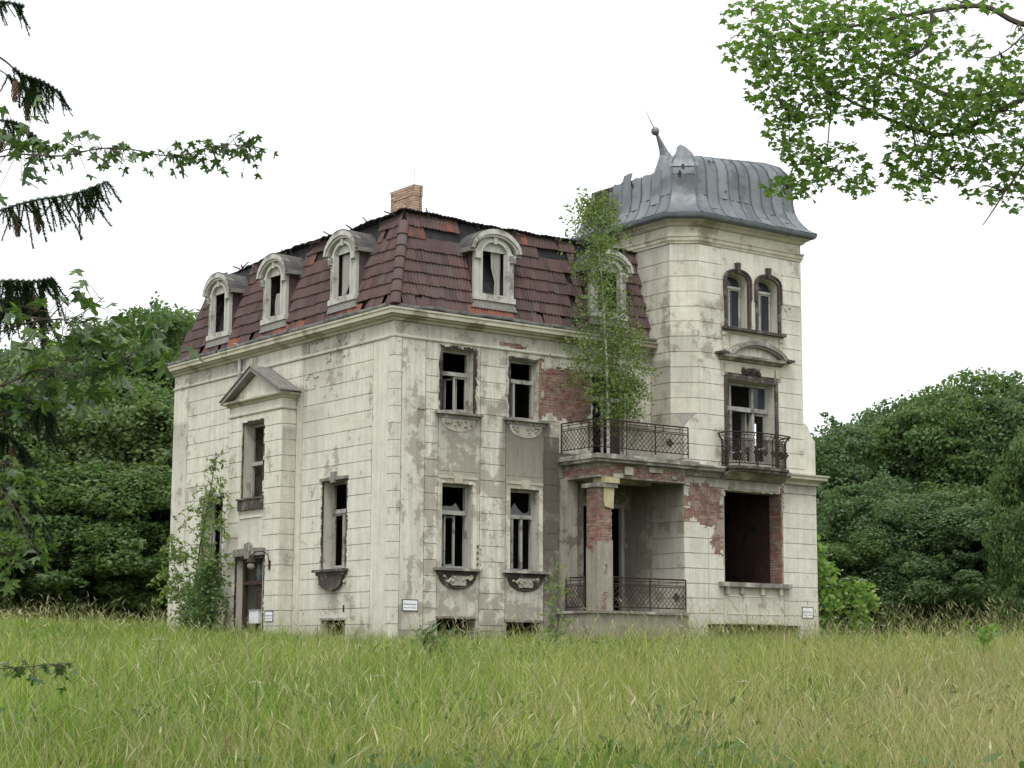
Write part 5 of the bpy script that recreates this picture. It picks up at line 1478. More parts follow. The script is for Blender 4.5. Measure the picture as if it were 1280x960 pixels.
# ================================================================== MEADOW
def blade_field(P, H, W, lean, tint, bend, head=0.0, headtint=None, headlen=0.12, headw=0.012):
    """P (n,3) bases; returns vertex, face and colour arrays of curved tapering blades, some with a seed head"""
    n = len(P)
    an = nr.uniform(0, 2*math.pi, n)
    face = nr.uniform(0, 2*math.pi, n)
    d = np.stack([np.cos(an), np.sin(an), np.zeros(n)], 1)
    s = np.stack([np.cos(face), np.sin(face), np.zeros(n)], 1)
    up = np.array([0, 0, 1.0])
    l1 = (lean*0.35)[:, None]; l2 = (lean+bend)[:, None]; h = H[:, None]; w_ = W[:, None]
    b = P; m = P+up*h*0.55+d*h*l1; t = P+up*h*(1-0.28*np.clip(l2, 0, 1.2))+d*h*l2
    V = np.stack([b-s*w_, b+s*w_, m-s*w_*0.75, m+s*w_*0.75, t-s*w_*0.12, t+s*w_*0.12], 1)
    F0 = np.array([[0, 1, 3, 2], [2, 3, 5, 4]])
    C = np.repeat(tint[:, None, :], 6, 1).copy()
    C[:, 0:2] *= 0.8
    V = V.reshape(-1, 3); C = C.reshape(-1, 3)
    F = (F0[None]+6*np.arange(n)[:, None, None]).reshape(-1, 4)
    if head:
        k = np.where(nr.random(n) < head)[0]
        if len(k):
            dirn = t[k]-m[k]; dirn /= np.linalg.norm(dirn, axis=1)[:, None]
            droop = dirn+d[k]*0.18+np.array([0, 0, -0.08]); droop /= np.linalg.norm(droop, axis=1)[:, None]
            hl = headlen*nr.uniform(0.6, 1.4, len(k))[:, None]; hw = headw*nr.uniform(0.6, 1.3, len(k))[:, None]
            a = t[k]-dirn*hl*0.3; c = t[k]+droop*hl*0.9; mid = t[k]+dirn*hl*0.15
            HV = np.stack([a, mid-s[k]*hw, c, mid+s[k]*hw], 1).reshape(-1, 3)
            HF = np.arange(len(k)*4).reshape(-1, 4)+len(V)
            HC = np.repeat(headtint[k][:, None, :], 4, 1).reshape(-1, 3)
            V = np.concatenate([V, HV]); F = np.concatenate([F, HF]); C = np.concatenate([C, HC])
    return V, F, C
def scatter(n, d0, d1, half, power=1.0):
    """points in the wedge of meadow ahead of the camera, denser close up"""
    u = nr.random(n)
    d = d0+(d1-d0)*u**power
    s = nr.uniform(-half, half, n)
    x = CAM.x+DIRN.x*d+DIRN.y*s*d; y = CAM.y+DIRN.y*d-DIRN.x*s*d
    return x, y, d
def inside_house(x, y):
    return ((x > -0.02) & (x < 14.4) & (y > -0.02) & (y < 13)) | ((x > 9) & (x < 14.4) & (y > -1.42) & (y < 4)) | ((x > -0.5) & (x < 0) & (y > 5.1) & (y < 8.3)) | ((x > 5.5) & (x < 9.1) & (y > -1.6) & (y < 0.1))
def gz(x, y): return np.array([ground(a, b)-0.03 for a, b in zip(x, y)])
def patch(x, y, s, o=0): return np.array([noise.noise(Vector((a*s+o, b*s-o, o*1.3))) for a, b in zip(x, y)])
def field(n, d0, d1, half, power, kind):
    x, y, d = scatter(n, d0, d1, half, power)
    k = ~inside_house(x, y); x, y, d = x[k], y[k], d[k]
    p1 = patch(x, y, 0.22); p2 = patch(x, y, 0.9, 7)
    side = (x-CAM.x)*DIRN.y-(y-CAM.y)*DIRN.x; side = side/np.maximum(d, 1)          # -.28 left .. .28 right
    return x, y, d, p1, p2, side
def lerp3(a, b, t): return np.array(a)[None]*(1-t[:, None])+np.array(b)[None]*t[:, None]
G_GREEN, G_YEL, G_STRAW, G_DEEP = (0.15, 0.275, 0.03), (0.305, 0.35, 0.075), (0.47, 0.41, 0.21), (0.055, 0.135, 0.022)
parts = []
# leafy sward
x, y, d, p1, p2, side = field(230000, 6.5, 62, 0.36, 1.2, 0)
n = len(x)
mixv = np.clip(0.45+0.9*p1+0.5*p2+1.4*side+nr.normal(0, 0.26, n), 0, 1)
dead = np.clip(patch(x, y, 0.33, 40)*2.2+2.4*side-0.45, 0, 0.9)
p3 = patch(x, y, 2.2, 15)
tint = lerp3(G_GREEN, G_YEL, mixv)*(1-dead[:, None])+np.array((0.42, 0.35, 0.2))[None]*dead[:, None]
tint = tint*(nr.uniform(0.45, 1.3, n)*(1+0.45*p3+0.25*p1))[:, None]
H = nr.uniform(0.24, 0.78, n)*(1+0.5*p2+0.65*p3)*(1-0.35*dead)*np.where(d > 36, 0.72, 1.0); W = 0.0019+0.0002*d
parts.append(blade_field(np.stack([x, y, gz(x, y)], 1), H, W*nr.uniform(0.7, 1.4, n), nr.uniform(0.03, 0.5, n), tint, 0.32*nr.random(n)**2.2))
# seeding stems
x, y, d, p1, p2, side = field(85000, 6.5, 60, 0.36, 1.2, 0)
k = nr.random(len(x)) < np.clip(0.55+0.7*p1+1.2*side, 0.15, 1); x, y, d, p1, p2, side = [a[k] for a in (x, y, d, p1, p2, side)]
n = len(x); mixv = np.clip(0.5+nr.normal(0, 0.3, n)+0.8*side, 0, 1)
tint = lerp3(G_YEL, G_STRAW, mixv)*nr.uniform(0.8, 1.15, n)[:, None]; ht = lerp3((0.30, 0.28, 0.11), (0.48, 0.43, 0.22), nr.random(n))
H = nr.uniform(0.55, 0.86, n)*(1+0.2*p2)*np.where(d > 36, 0.72, 1.0); W = 0.0009+0.0001*d
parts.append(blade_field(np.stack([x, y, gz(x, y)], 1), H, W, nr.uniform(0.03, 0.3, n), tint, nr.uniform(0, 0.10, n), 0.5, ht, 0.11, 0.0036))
# long pale stalks leaning every way, and dark dry ones
for cnt, c0, c1, hh in ((4200, (0.42, 0.40, 0.2), (0.60, 0.56, 0.34), (0.7, 1.15)), (1300, (0.10, 0.075, 0.04), (0.20, 0.14, 0.07), (0.6, 1.0)), (2500, (0.26, 0.36, 0.12), (0.4, 0.46, 0.2), (0.7, 1.2))):
    x, y, d, p1, p2, side = field(cnt, 9.5, 60, 0.36, 1.1, 0); n = len(x)
    parts.append(blade_field(np.stack([x, y, gz(x, y)], 1), nr.uniform(*hh, n)*(1+0.2*p2)*np.where(d > 36, 0.75, 1.0), 0.0012+0.00011*d, nr.uniform(0.05, 0.7, n), lerp3(c0, c1, nr.random(n)), nr.uniform(0, 0.12, n), 0.6, lerp3(c0, c1, nr.random(n)), 0.13, 0.006))
# thinner grass running on to both sides, beyond the edges of the photo
x, y, d = scatter(90000, 5.0, 70, 0.75, 0.9); k = ~inside_house(x, y); x, y, d = x[k], y[k], d[k]; n = len(x)
parts.append(blade_field(np.stack([x, y, gz(x, y)], 1), nr.uniform(0.3, 0.7, n), 0.003+0.0003*d, nr.uniform(0.05, 0.4, n), lerp3(G_GREEN, G_YEL, nr.random(n))*nr.uniform(0.6, 1.1, n)[:, None], nr.uniform(0, 0.2, n)))
# coarse dark clumps
x, y, d, p1, p2, side = field(26000, 7.0, 50, 0.36, 1.1, 0)
k = patch(x, y, 0.5, 21) > 0.18; x, y, d = x[k], y[k], d[k]; n = len(x)
tint = lerp3(G_DEEP, G_GREEN, nr.random(n))
parts.append(blade_field(np.stack([x, y, gz(x, y)], 1), nr.uniform(0.3, 0.72, n), 0.004+0.0003*d, nr.uniform(0.1, 0.6, n), tint, nr.uniform(0, 0.4, n)))
# rank tall grass along the house and at the wood edge
def line_pts(n, pts, spread):
    P = [Vector(p) for p in pts]; out = []
    for i in range(n):
        t = rng.random()*(len(P)-1); k = int(t); q = P[k].lerp(P[k+1], t-k)
        out.append((q.x+rng.gauss(0, spread), q.y+rng.gauss(0, spread)))
    return np.array(out)
for n, pts, sp, h0, h1 in ((1900, ((-0.9, 12.5), (-0.9, 0), (5, -1.4), (9, -2.6), (14.5, -2.6)), 0.8, 0.25, 1.15), (650, ((5.3, -2.4), (9, -2.6), (14, -2.4)), 0.6, 0.6, 1.7), (1500, ((14.9, -3), (19, -4), (26, -2), (33, 4)), 1.3, 0.8, 1.9), (1300, ((-22, 34), (-12, 30), (-3, 22), (-1.5, 14)), 2.0, 0.7, 1.5)):
    q = line_pts(n, pts, sp); k = ~inside_house(q[:, 0], q[:, 1]); q = q[k]; n = len(q)
    tint = lerp3((0.24, 0.33, 0.08), (0.44, 0.42, 0.19), nr.random(n))
    parts.append(blade_field(np.stack([q[:, 0], q[:, 1], gz(q[:, 0], q[:, 1])], 1), nr.uniform(h0, h1, n), np.full(n, 0.006), nr.uniform(0.04, 0.3, n), tint, nr.uniform(0.02, 0.35, n), 0.5, lerp3((0.36, 0.34, 0.15), (0.60, 0.54, 0.34), nr.random(n)), 0.22, 0.012))
# the far meadow either side of the house
x = nr.uniform(-75, 75, 60000); y = nr.uniform(-20, 60, 60000)
dd = (x-CAM.x)*DIRN.x+(y-CAM.y)*DIRN.y; ss = ((x-CAM.x)*DIRN.y-(y-CAM.y)*DIRN.x)/np.maximum(dd, 1)
k = (dd > 48) & (dd < 92) & (np.abs(ss) < 0.40) & ~inside_house(x, y); x, y, dd = x[k], y[k], dd[k]; n = len(x)
tint = lerp3(G_GREEN, G_YEL, nr.random(n))
parts.append(blade_field(np.stack([x, y, gz(x, y)], 1), nr.uniform(0.4, 0.95, n), np.full(n, 0.02), nr.uniform(0.05, 0.4, n), tint, nr.uniform(0, 0.3, n), 0.4, lerp3((0.40, 0.34, 0.17), (0.60, 0.54, 0.34), nr.random(n)), 0.2, 0.02))
off = 0; VV, FF, CC = [], [], []
for V, F, C in parts: VV.append(V); FF.append(F+off); CC.append(C); off += len(V)
me = np_mesh('meadow_grass', np.concatenate(VV), np.concatenate(FF), GRASS, np.concatenate(CC))
tag(link('meadow_grass', me), 'tall uncut meadow grass, green on the left and straw coloured on the right', 'grass', kind='stuff')

# ================================================================== FOLIAGE BUILDERS
def rand_dirs(n):
    v = nr.normal(size=(n, 3)); return v/np.linalg.norm(v, axis=1)[:, None]
def leaf_quads(P, N, size, aspect=1.6):
    """folded diamond leaves at P facing N"""
    n = len(P)
    r = rand_dirs(n); a = np.cross(N, r); a /= np.linalg.norm(a, axis=1)[:, None]+1e-9
    b = np.cross(N, a)
    s = size[:, None] if hasattr(size, '__len__') else size
    V = np.stack([P-a*s*0.5*aspect, P+b*s*0.5, P+a*s*0.5*aspect, P-b*s*0.5], 1)
    return V.reshape(-1, 3), np.arange(n*4).reshape(-1, 4)
def crown_mesh(name, height, width, base, clumps, per, leaf, mat, seed, shape=1.0):
    """a broadleaf crown: many leafy clumps hung through an uneven envelope, gaps between them"""
    r = np.random.default_rng(seed)
    C = []
    while len(C) < clumps:
        q = r.uniform(-1, 1, 3)
        if (q**2).sum() > 1: continue
        if (q**2).sum() < 0.22 and r.random() < 0.7: continue
        C.append(q)
    C = np.array(C)
    prof = np.where(C[:, 2] > 0, 1.0, shape)
    cx = C[:, 0]*width/2*prof; cy = C[:, 1]*width/2*prof; cz = base+(height-base)*(C[:, 2]+1)/2
    P, N = [], []
    for i in range(clumps):
        rad = width*r.uniform(0.07, 0.18)
        n = int(per*r.uniform(0.6, 1.4))
        d = r.normal(size=(n, 3)); d /= np.linalg.norm(d, axis=1)[:, None]
        k = rad*(r.uniform(0.15, 1.15, n)**0.6)[:, None]
        sq = np.array([1, 1, 0.62])
        P.append(np.array([cx[i], cy[i], cz[i]])+d*k*sq*r.uniform(0.8, 1.25, 3))
        N.append(d*0.55+np.array([0, 0, 0.35])+r.normal(size=(n, 3))*0.8)
    for i in r.integers(0, clumps, clumps*2):        # thin sprays between and beyond the clumps
        n = int(per*0.16); q = np.array([cx[i], cy[i], cz[i]])+r.normal(size=3)*width*0.055
        d = r.normal(size=3); d[2] = abs(d[2])*0.6
        P.append(q+d*r.uniform(-1, 1, n)[:, None]*width*0.06+r.normal(size=(n, 3))*width*0.013); N.append(r.normal(size=(n, 3))+np.array([0, 0, 0.3]))
    P = np.concatenate(P); N = np.concatenate(N); N /= np.linalg.norm(N, axis=1)[:, None]
    V, F = leaf_quads(P, N, leaf*r.uniform(0.6, 1.4, len(P)))
    return np_mesh(name, V, F, mat), np.stack([cx, cy, cz], 1)
def trunk_mesh(name, height, rad, tips, mat, seed, lean=0.03):
    r = random.Random(seed); m = MB()
    pts = [(r.gauss(0, lean)*i, r.gauss(0, lean)*i, -0.4+height*i/5) for i in range(6)]
    m.tube(pts, [rad*(1-0.13*i) for i in range(6)], 7)
    for t in tips:
        z = min(max(t[2]*r.uniform(0.45, 0.75), height*0.25), height*0.95); f = (z+0.4)/height*5; i = min(int(f), 4); q = Vector(pts[i]).lerp(Vector(pts[i+1]), f-i)
        e = Vector(t); mid = q.lerp(e, 0.5)+Vector((r.gauss(0, .3), r.gauss(0, .3), -0.25))
        m.tube([q, mid, e], [rad*0.32, rad*0.2, rad*0.06], 5)
    me = m.mesh(name); me.materials.append(mat); return me
protos = []
for (h, wd, ba, cl, per, lf, mat, sd_i, shp) in ((19, 12, 2.5, 125, 720, 0.17, L_DARK, 1, 1.0), (16, 11, 1.6, 120, 720, 0.165, L_MID, 2, 1.1), (14, 10, 0.8, 115, 680, 0.155, L_DARK, 3, 1.25), (12, 9, 0.6, 110, 660, 0.15, L_MID, 4, 1.3)):
    cm, ct = crown_mesh('crown', h, wd, ba, cl, per, lf, mat, sd_i, shp)
    tips = [ct[i] for i in np.random.default_rng(sd_i).permutation(len(ct))[:14]]
    protos.append((h, cm, trunk_mesh('trunk', h*0.85, 0.32, tips, BARK, sd_i)))
def spot(px, depth):
    q = at(px, 480, depth); return q.x, q.y
def tree(kind, px, depth, top, label, group, wide=1.0, name='woodland_tree', mat=None):
    """a tree whose top shows at a photo row"""
    x, y = spot(px, depth); h0, cm, tk = protos[kind]
    z = ground(x, y)-0.05
    zt = CAM.z+(827.5-(top+(8 if px < 600 else 20)))/FPX*depth       # loose sprays reach a little above the crown
    s = (zt-z)/h0
    o = empty(name, (x, y, z), label, 'tree', group)
    o.rotation_euler = (0, 0, rng.uniform(0, 6.28)); o.scale = (s*wide, s*wide, s)
    for nm, me in (('trunk', tk), ('crown', cm)):
        c = bpy.data.objects.new(nm, me); col.objects.link(c); c.parent = o
    if mat is None: mat = (None, L_MID, None, L_DARK, L_OLIVE)[int(px+depth) % 5]
    if mat is not None:
        c.material_slots[0].link = 'OBJECT'; c.material_slots[0].material = mat
    return o
GL, GR = 'trees of the wood left of the villa', 'trees of the wood right of the villa'
for a in ((0, 160, 96, 372, 'tallest round topped tree of the wood left of the villa', GL, 1.0), (1, 222, 100, 402, 'broad tree touching the left edge of the mansard roof', GL, 1.1), (0, 60, 98, 432, 'dark tree behind the spruce branches at the left edge', GL, 1.15),
          (2, 120, 86, 470, 'dark lower tree under the tallest one left of the villa', GL, 1.25), (3, 190, 84, 500, 'dark bushy tree closest to the left wall of the villa', GL, 1.3), (2, 30, 84, 480, 'dark lower tree at the far left behind the meadow', GL, 1.3), (0, -60, 95, 430, 'dark tree partly beyond the left edge of the photo', GL, 1.2),
          (0, 250, 112, 445, 'tree mostly hidden behind the left end of the villa', GL, 1.1), (3, 80, 80, 560, 'low leafy tree at the foot of the left wood', GL, 1.5), (3, 160, 80, 585, 'low leafy tree at the foot of the left wood next to the villa', GL, 1.5), (3, 0, 80, 575, 'low leafy tree in the bottom left corner of the wood', GL, 1.5)): tree(*a)
for a in ((2, 1040, 92, 520, 'dark tree just right of the tower', GR, 1.1), (1, 1105, 98, 498, 'tree with a notched top second from the tower', GR, 1.1), (1, 1165, 92, 482, 'open crowned tree with branches showing against the sky', GR, 1.0), (1, 1235, 96, 462, 'tallest spreading tree right of the tower', GR, 1.15),
          (0, 1310, 92, 440, 'tree cut off by the right edge of the photo', GR, 1.1), (2, 1090, 82, 590, 'dark lower tree in the middle of the right wood', GR, 1.3), (2, 1160, 80, 600, 'dark lower tree standing left of the light green one', GR, 1.3), (3, 1220, 78, 610, 'dark bushy tree at the foot of the right wood', GR, 1.4), (3, 1050, 80, 640, 'dark bushy tree behind the elder bush', GR, 1.4)): tree(*a)
tree(3, 1312, 62, 470, 'light green leafy tree nearest to us on the right edge', GR, 0.5, mat=L_MID)
tree(3, 1290, 76, 520, 'rounded mid green tree behind the light green one at the right edge', GR, 0.5, mat=L_MID)
# the depth of the wood behind them
P, N = [], []
for (px0, px1, dep, n, top0) in ((-260, 330, 116, 9000, 470), (930, 1560, 112, 9000, 610)):
    for i in range(n):
        px = rng.uniform(px0, px1); dp = dep+rng.uniform(0, 26); x, y = spot(px, dp); z0 = ground(x, y)
        zt = CAM.z+(827.5-(top0+40*noise.noise(Vector((px*0.02, dp*0.1, 3)))))/FPX*dp
        P.append((x, y, z0+(zt-z0)*rng.random())); 
P = np.array(P); N = rand_dirs(len(P)); N[:, 2] = np.abs(N[:, 2])
V, F = leaf_quads(P, N, nr.uniform(0.7, 1.7, len(P)), 1.3)
tag(link('woodland', np_mesh('woodland', V, F, L_DARK)), 'dark mass of the wood closing the gaps between the trees', 'wood', kind='stuff')

# ================================================================== PLANTS AT THE HOUSE
def plant(name, base, label, cat, stems, leafn, leaf, mat, barkm, seed, group=None, droop=0.3, part='foliage', thin=1.0, aspect=1.8, spread=0.09):
    """stems are (points, radius, branches, reach); leaves hang along the branch ends"""
    r = random.Random(seed)
    root = empty(name, base, label, cat, group); B = Vector(base)
    m = MB(); m2 = MB(); LP = []
    for pts, rad, nb, reach in stems:
        pts = [Vector(p) for p in pts]
        m.tube([p-B for p in pts], [rad*(1-0.8*i/(len(pts)-1)) for i in range(len(pts))], 6)
        for b in range(nb):
            f = r.uniform(0.12, 0.99)*(len(pts)-1); k = min(int(f), len(pts)-2); q = pts[k].lerp(pts[k+1], f-k)
            tt = f/(len(pts)-1)
            L = reach(tt)*r.uniform(0.55, 1.15)
            an = r.uniform(0, 2*math.pi); d = Vector((math.cos(an), math.sin(an), 0))
            e1 = q+d*L*0.5+Vector((0, 0, L*r.uniform(0.25, 0.6))); e2 = q+d*L+Vector((0, 0, L*(r.uniform(0.1, 0.6)-droop)))
            m2.tube([q-B, e1-B, e2-B], [rad*0.22*thin, rad*0.13*thin, rad*0.05*thin], 4, False)
            for i in range(max(1, int(leafn*L/max(0.3, reach(0.5))))):
                t = r.random()**0.7
                c = q.lerp(e1, t*2) if t < 0.5 else e1.lerp(e2, t*2-1)
                LP.append(c+Vector((r.gauss(0, spread), r.gauss(0, spread), r.gauss(-spread*0.6, spread)))-B)
    o = m.build('stem', barkm, root); m2.build('twigs', BARK, root)
    P = np.array([tuple(p) for p in LP]); N = rand_dirs(len(P)); N[:, 2] += 0.3; N /= np.linalg.norm(N, axis=1)[:, None]
    V, F = leaf_quads(P, N, leaf*nr.uniform(0.6, 1.35, len(P)), aspect)
    link(part, np_mesh(part, V, F, mat), None, root)
    return root
def lerpf(tab):
    def f(t):
        for (a, va), (b, vb) in zip(tab[:-1], tab[1:]):
            if t <= b: return va+(vb-va)*(t-a)/(b-a)
        return tab[-1][1]
    return f
plant('birch_tree', (6.45, -1.1, 5.5), 'slender young birch growing out of the balcony in front of the roof', 'tree',
      [([(6.45, -1.1, 5.5), (6.44, -1.1, 6.8), (6.40, -1.1, 8.2), (6.32, -1.08, 9.8), (6.22, -1.05, 11.0), (6.1, -1.0, 12.2), (6.02, -1.0, 13.0)], 0.045, 150, lerpf([(0, 0.25), (0.15, 0.6), (0.35, 1.5), (0.5, 1.25), (0.62, 0.8), (0.8, 1.1), (0.92, 0.75), (1, 0.35)])),
       ([(7.15, -1.0, 5.5), (7.2, -0.95, 6.8), (7.25, -0.95, 8.0), (7.2, -0.9, 9.2)], 0.022, 44, lerpf([(0, 0.2), (0.4, 0.6), (0.7, 0.9), (1, 0.6)]))],
      64, 0.058, L_BIRCH, BIRCHB, 3, droop=0.55, thin=0.6, spread=0.12)
plant('willow_sapling', (-1.0, 8.9, 0.3), 'pale narrow leaved sapling climbing against the left end of the long wall', 'sapling',
      [([(-1.0, 8.9, 0.2), (-1.05, 9.1, 1.6), (-1.0, 8.9, 3.2), (-1.0, 8.4, 4.6), (-1.0, 8.0, 5.9)], 0.04, 60, lerpf([(0, 0.5), (0.3, 1.0), (0.6, 0.95), (0.8, 0.6), (1, 0.2)])),
       ([(-1.0, 9.3, 0.2), (-1.1, 10.0, 1.8), (-1.1, 10.7, 3.6)], 0.028, 40, lerpf([(0, 0.5), (0.6, 0.8), (1, 0.35)])),
       ([(-1.0, 8.6, 0.2), (-1.05, 8.2, 2.4), (-1.05, 7.9, 4.2)], 0.028, 22, lerpf([(0, 0.6), (0.6, 0.8), (1, 0.3)]))],
      26, 0.07, L_BIRCH, BARK, 8, droop=0.5, aspect=2.6, spread=0.07)
plant('green_shrub', (-1.3, 7.8, 0.25), 'dense green shrub left of the house door, in front of the sapling', 'shrub',
      [([(-1.3, 7.8, 0.25), (-1.3, 7.85, 1.2), (-1.25, 7.9, 2.7)], 0.035, 70, lerpf([(0, 0.55), (0.5, 0.7), (1, 0.35)])),
       ([(-1.3, 8.2, 0.25), (-1.35, 8.4, 1.0), (-1.35, 8.5, 1.8)], 0.03, 36, lerpf([(0, 0.5), (0.5, 0.65), (1, 0.3)]))],
      40, 0.075, L_MID, BARK, 12, droop=0.25, aspect=1.7)
el = plant('elder_bush', (15.5, -0.3, 0.1), 'bright green elder bush with white flower heads right of the tower', 'bush',
      [([(15.5+a, -0.3+b, 0.1), (15.55+a*1.6, -0.3+b*1.5, 1.5), (15.55+a*1.9, -0.3+b*2, h)], 0.04, 40, lerpf([(0, 0.7), (0.5, 0.95), (1, 0.45)])) for a, b, h in ((-.3, -.2, 3.4), (.3, .2, 2.9), (0.6, -.3, 2.2), (-.2, .4, 3.0), (1.0, 0.1, 1.7))],
      36, 0.125, L_ELDER, BARK, 15, droop=0.3)
r = random.Random(2)
for i in range(14):
    m = MB(); c = Vector((r.uniform(-0.6, 1.5), r.uniform(-1.3, -0.3), r.uniform(0.7, 3.0)))
    for j in range(9):
        q = c+Vector((r.gauss(0, .06), r.gauss(0, .06), r.gauss(0, .012)))
        m.poly([q+Vector((.035, 0, 0.01)), q+Vector((0, .035, 0)), q+Vector((-.035, 0, 0.01)), q+Vector((0, -.035, 0))])
    m.build('flower_head', L_FLOW, el)
# weeds standing out of the grass
def weed(px, depth, h, label, mat, n, seed, leaf=0.12, aspect=2.6, name='meadow_weed', reach=0.25):
    x, y = spot(px, depth); z = ground(x, y)-0.02; r = random.Random(seed)
    return plant(name, (x, y, z), label, 'weed', [([(x+r.gauss(0, .1), y+r.gauss(0, .1), z), (x+r.gauss(0, .12), y+r.gauss(0, .1), z+h*0.5), (x+r.gauss(0, .2), y+r.gauss(0, .2), z+h*r.uniform(.8, 1.1))], 0.012, 12, lerpf([(0, reach), (0.5, reach*0.9), (1, reach*0.4)])) for _ in range(n)], 5, leaf, mat, mat, seed, 'tall weeds in the meadow', 0.2, 'leaves', 1.0, aspect, 0.04)
weed(692, 43.5, 2.3, 'pale feathery weed in front of the right ground floor window', L_BIRCH, 5, 4, 0.06, 2.6, reach=0.35)
weed(540, 36, 1.0, 'dark green clump of docks before the near corner', L_MID, 12, 5, 0.05, 4.5)
weed(1215, 38, 1.1, 'broad leaved bright weed on the right, before the wood', L_ELDER, 6, 6, 0.09, 2.6)
weed(480, 9.5, 0.75, 'leafy weed at the bottom of the photo left of the middle', L_MID, 7, 7, 0.022, 3.5)
weed(820, 10, 0.7, 'leafy weed at the bottom of the photo right of the middle', L_MID, 7, 9, 0.022, 3.5)
weed(860, 15, 0.85, 'dark weed in the middle of the straw coloured grass', L_MID, 8, 10, 0.025, 3.5)
# low broad leaved weeds in drifts through the foreground
P_, N_ = [], []; r = random.Random(77)
for (px, dp, cnt, sp_) in ((470, 10.5, 260, 0.35), (560, 11.5, 420, 0.6), (650, 10, 380, 0.5), (700, 13, 300, 0.6), (770, 11, 340, 0.5), (830, 12.5, 260, 0.4), (590, 17, 380, 0.9), (880, 16, 320, 0.8), (300, 11, 200, 0.5), (1010, 12, 240, 0.6), (1120, 10.5, 220, 0.5), (1180, 20, 260, 1.0), (150, 16, 240, 0.9), (540, 37, 500, 0.9), (760, 40, 400, 1.0)):
    x0, y0 = spot(px, dp)
    for _ in range(cnt):
        x, y = x0+r.gauss(0, sp_), y0+r.gauss(0, sp_); h = r.uniform(0.15, 0.62)+0.12*noise.noise(Vector((x*2, y*2, 4)))
        P_.append((x, y, ground(x, y)+h)); N_.append((r.gauss(0, .8), r.gauss(0, .8), r.uniform(0.1, 1)))
P_ = np.array(P_); N_ = np.array(N_); N_ /= np.linalg.norm(N_, axis=1)[:, None]
V, F = leaf_quads(P_, N_, nr.uniform(0.022, 0.055, len(P_)), 2.8)
tag(link('weed_cover', np_mesh('weed_cover', V, F, L_MID)), 'low broad leaved weeds in drifts through the foreground grass', 'weeds', kind='stuff')
# white flowers among the grass
r = random.Random(21)
fm = MB()
for j in range(11):
    a = j*2.4; q = 0.022*math.sqrt(j)
    c = Vector((q*math.cos(a), q*math.sin(a), 0.9-0.25*q))
    fm.poly([c+Vector((.017, 0, 0)), c+Vector((0, .017, .004)), c+Vector((-.017, 0, 0)), c+Vector((0, -.017, .004))])
fme = fm.mesh('flower_head'); fme.materials.append(L_FLOW)
sm = MB().tube([(0, 0, 0), (0.02, 0, 0.5), (0, 0, 0.89)], [0.006, 0.005, 0.003], 4).mesh('stem'); sm.materials.append(L_MID)
for i, (px, dp) in enumerate([(1025, 41), (1046, 41), (1060, 42), (1070, 40), (1095, 43), (1110, 40), (968, 40), (1120, 42), (455, 30), (245, 34), (210, 24), (490, 33), (330, 16), (600, 28), (740, 33), (880, 30), (1180, 26), (925, 18), (480, 20), (1000, 36)]):
    x, y = spot(px, dp); o = empty('white_meadow_flower', (x, y, ground(x, y)-0.03), 'small white flower head standing among the meadow grass', 'flower', 'white flowers dotted through the meadow')
    k = r.uniform(0.75, 1.15); o.scale = (k, k, k*(1.0+0.02*dp/10)); o.rotation_euler = (0, 0, r.uniform(0, 6))
    for me in (sm, fme):
        c = bpy.data.objects.new(me.name, me); col.objects.link(c); c.parent = o

# ================================================================== NEAR BRANCHES
def lobed(lobes, fold=0.0, ln=1.0):
    """a lobed leaf, stalk end at the origin, lying in the xy plane along +y, slightly folded and drooping"""
    ring = []
    for (a, rad) in lobes: ring.append((rad*math.sin(math.radians(a)), 0.28+rad*math.cos(math.radians(a))))
    m = MB(); c = (0, 0.28, 0)
    for (x0, y0), (x1, y1) in zip(ring, ring[1:]+ring[:1]):
        m.poly([(0, 0.28, 0), (x0, y0, -fold*abs(x0)-0.12*max(0, y0-0.3)**2), (x1, y1, -fold*abs(x1)-0.12*max(0, y1-0.3)**2)])
    m.poly([(-0.008, -0.35, 0.03), (0.008, -0.35, 0.03), (0.008, 0.28, 0), (-0.008, 0.28, 0)])
    return m
LOBES = [(180, 0.22), (150, 0.36), (128, 0.50), (108, 0.27), (92, 0.30), (72, 0.62), (60, 0.46), (52, 0.52), (36, 0.27), (20, 0.36), (14, 0.58), (0, 0.74), (-14, 0.58), (-20, 0.36), (-36, 0.27), (-52, 0.52), (-60, 0.46), (-72, 0.62), (-92, 0.30), (-108, 0.27), (-128, 0.50), (-150, 0.36)]
LOB2 = [(180, 0.2), (150, 0.32), (125, 0.42), (105, 0.30), (70, 0.55), (50, 0.33), (25, 0.38), (0, 0.7), (-25, 0.38), (-50, 0.33), (-70, 0.55), (-105, 0.30), (-125, 0.42), (-150, 0.32)]
def leafmesh(l, fold, mat):
    me = lobed(l, fold).mesh('leaf'); me.materials.append(mat); return me
NEARL = [leafmesh(LOBES, f, L_NEAR) for f in (0.1, 0.4, 0.75)]
NEARB = [leafmesh(LOBES, f, L_MAPLE) for f in (0.2, 0.6)]
MAPL = [leafmesh(LOB2, f, L_MAPLE) for f in (0.1, 0.45)]
def leaf_matrix(p, size, r, hang=0.5):
    """a leaf lying roughly level or hanging by its stalk"""
    az = r.uniform(0, 2*math.pi); el = -r.uniform(0, 1.0)*hang*1.4
    y = Vector((math.cos(az)*math.cos(el), math.sin(az)*math.cos(el), math.sin(el)))
    n = Vector((r.gauss(0, .45), r.gauss(0, .45), 1)); n = (n-y*n.dot(y)).normalized(); x = y.cross(n)
    M_ = (Matrix((x, y, n)).transposed()*size).to_4x4(); M_.translation = p
    return M_
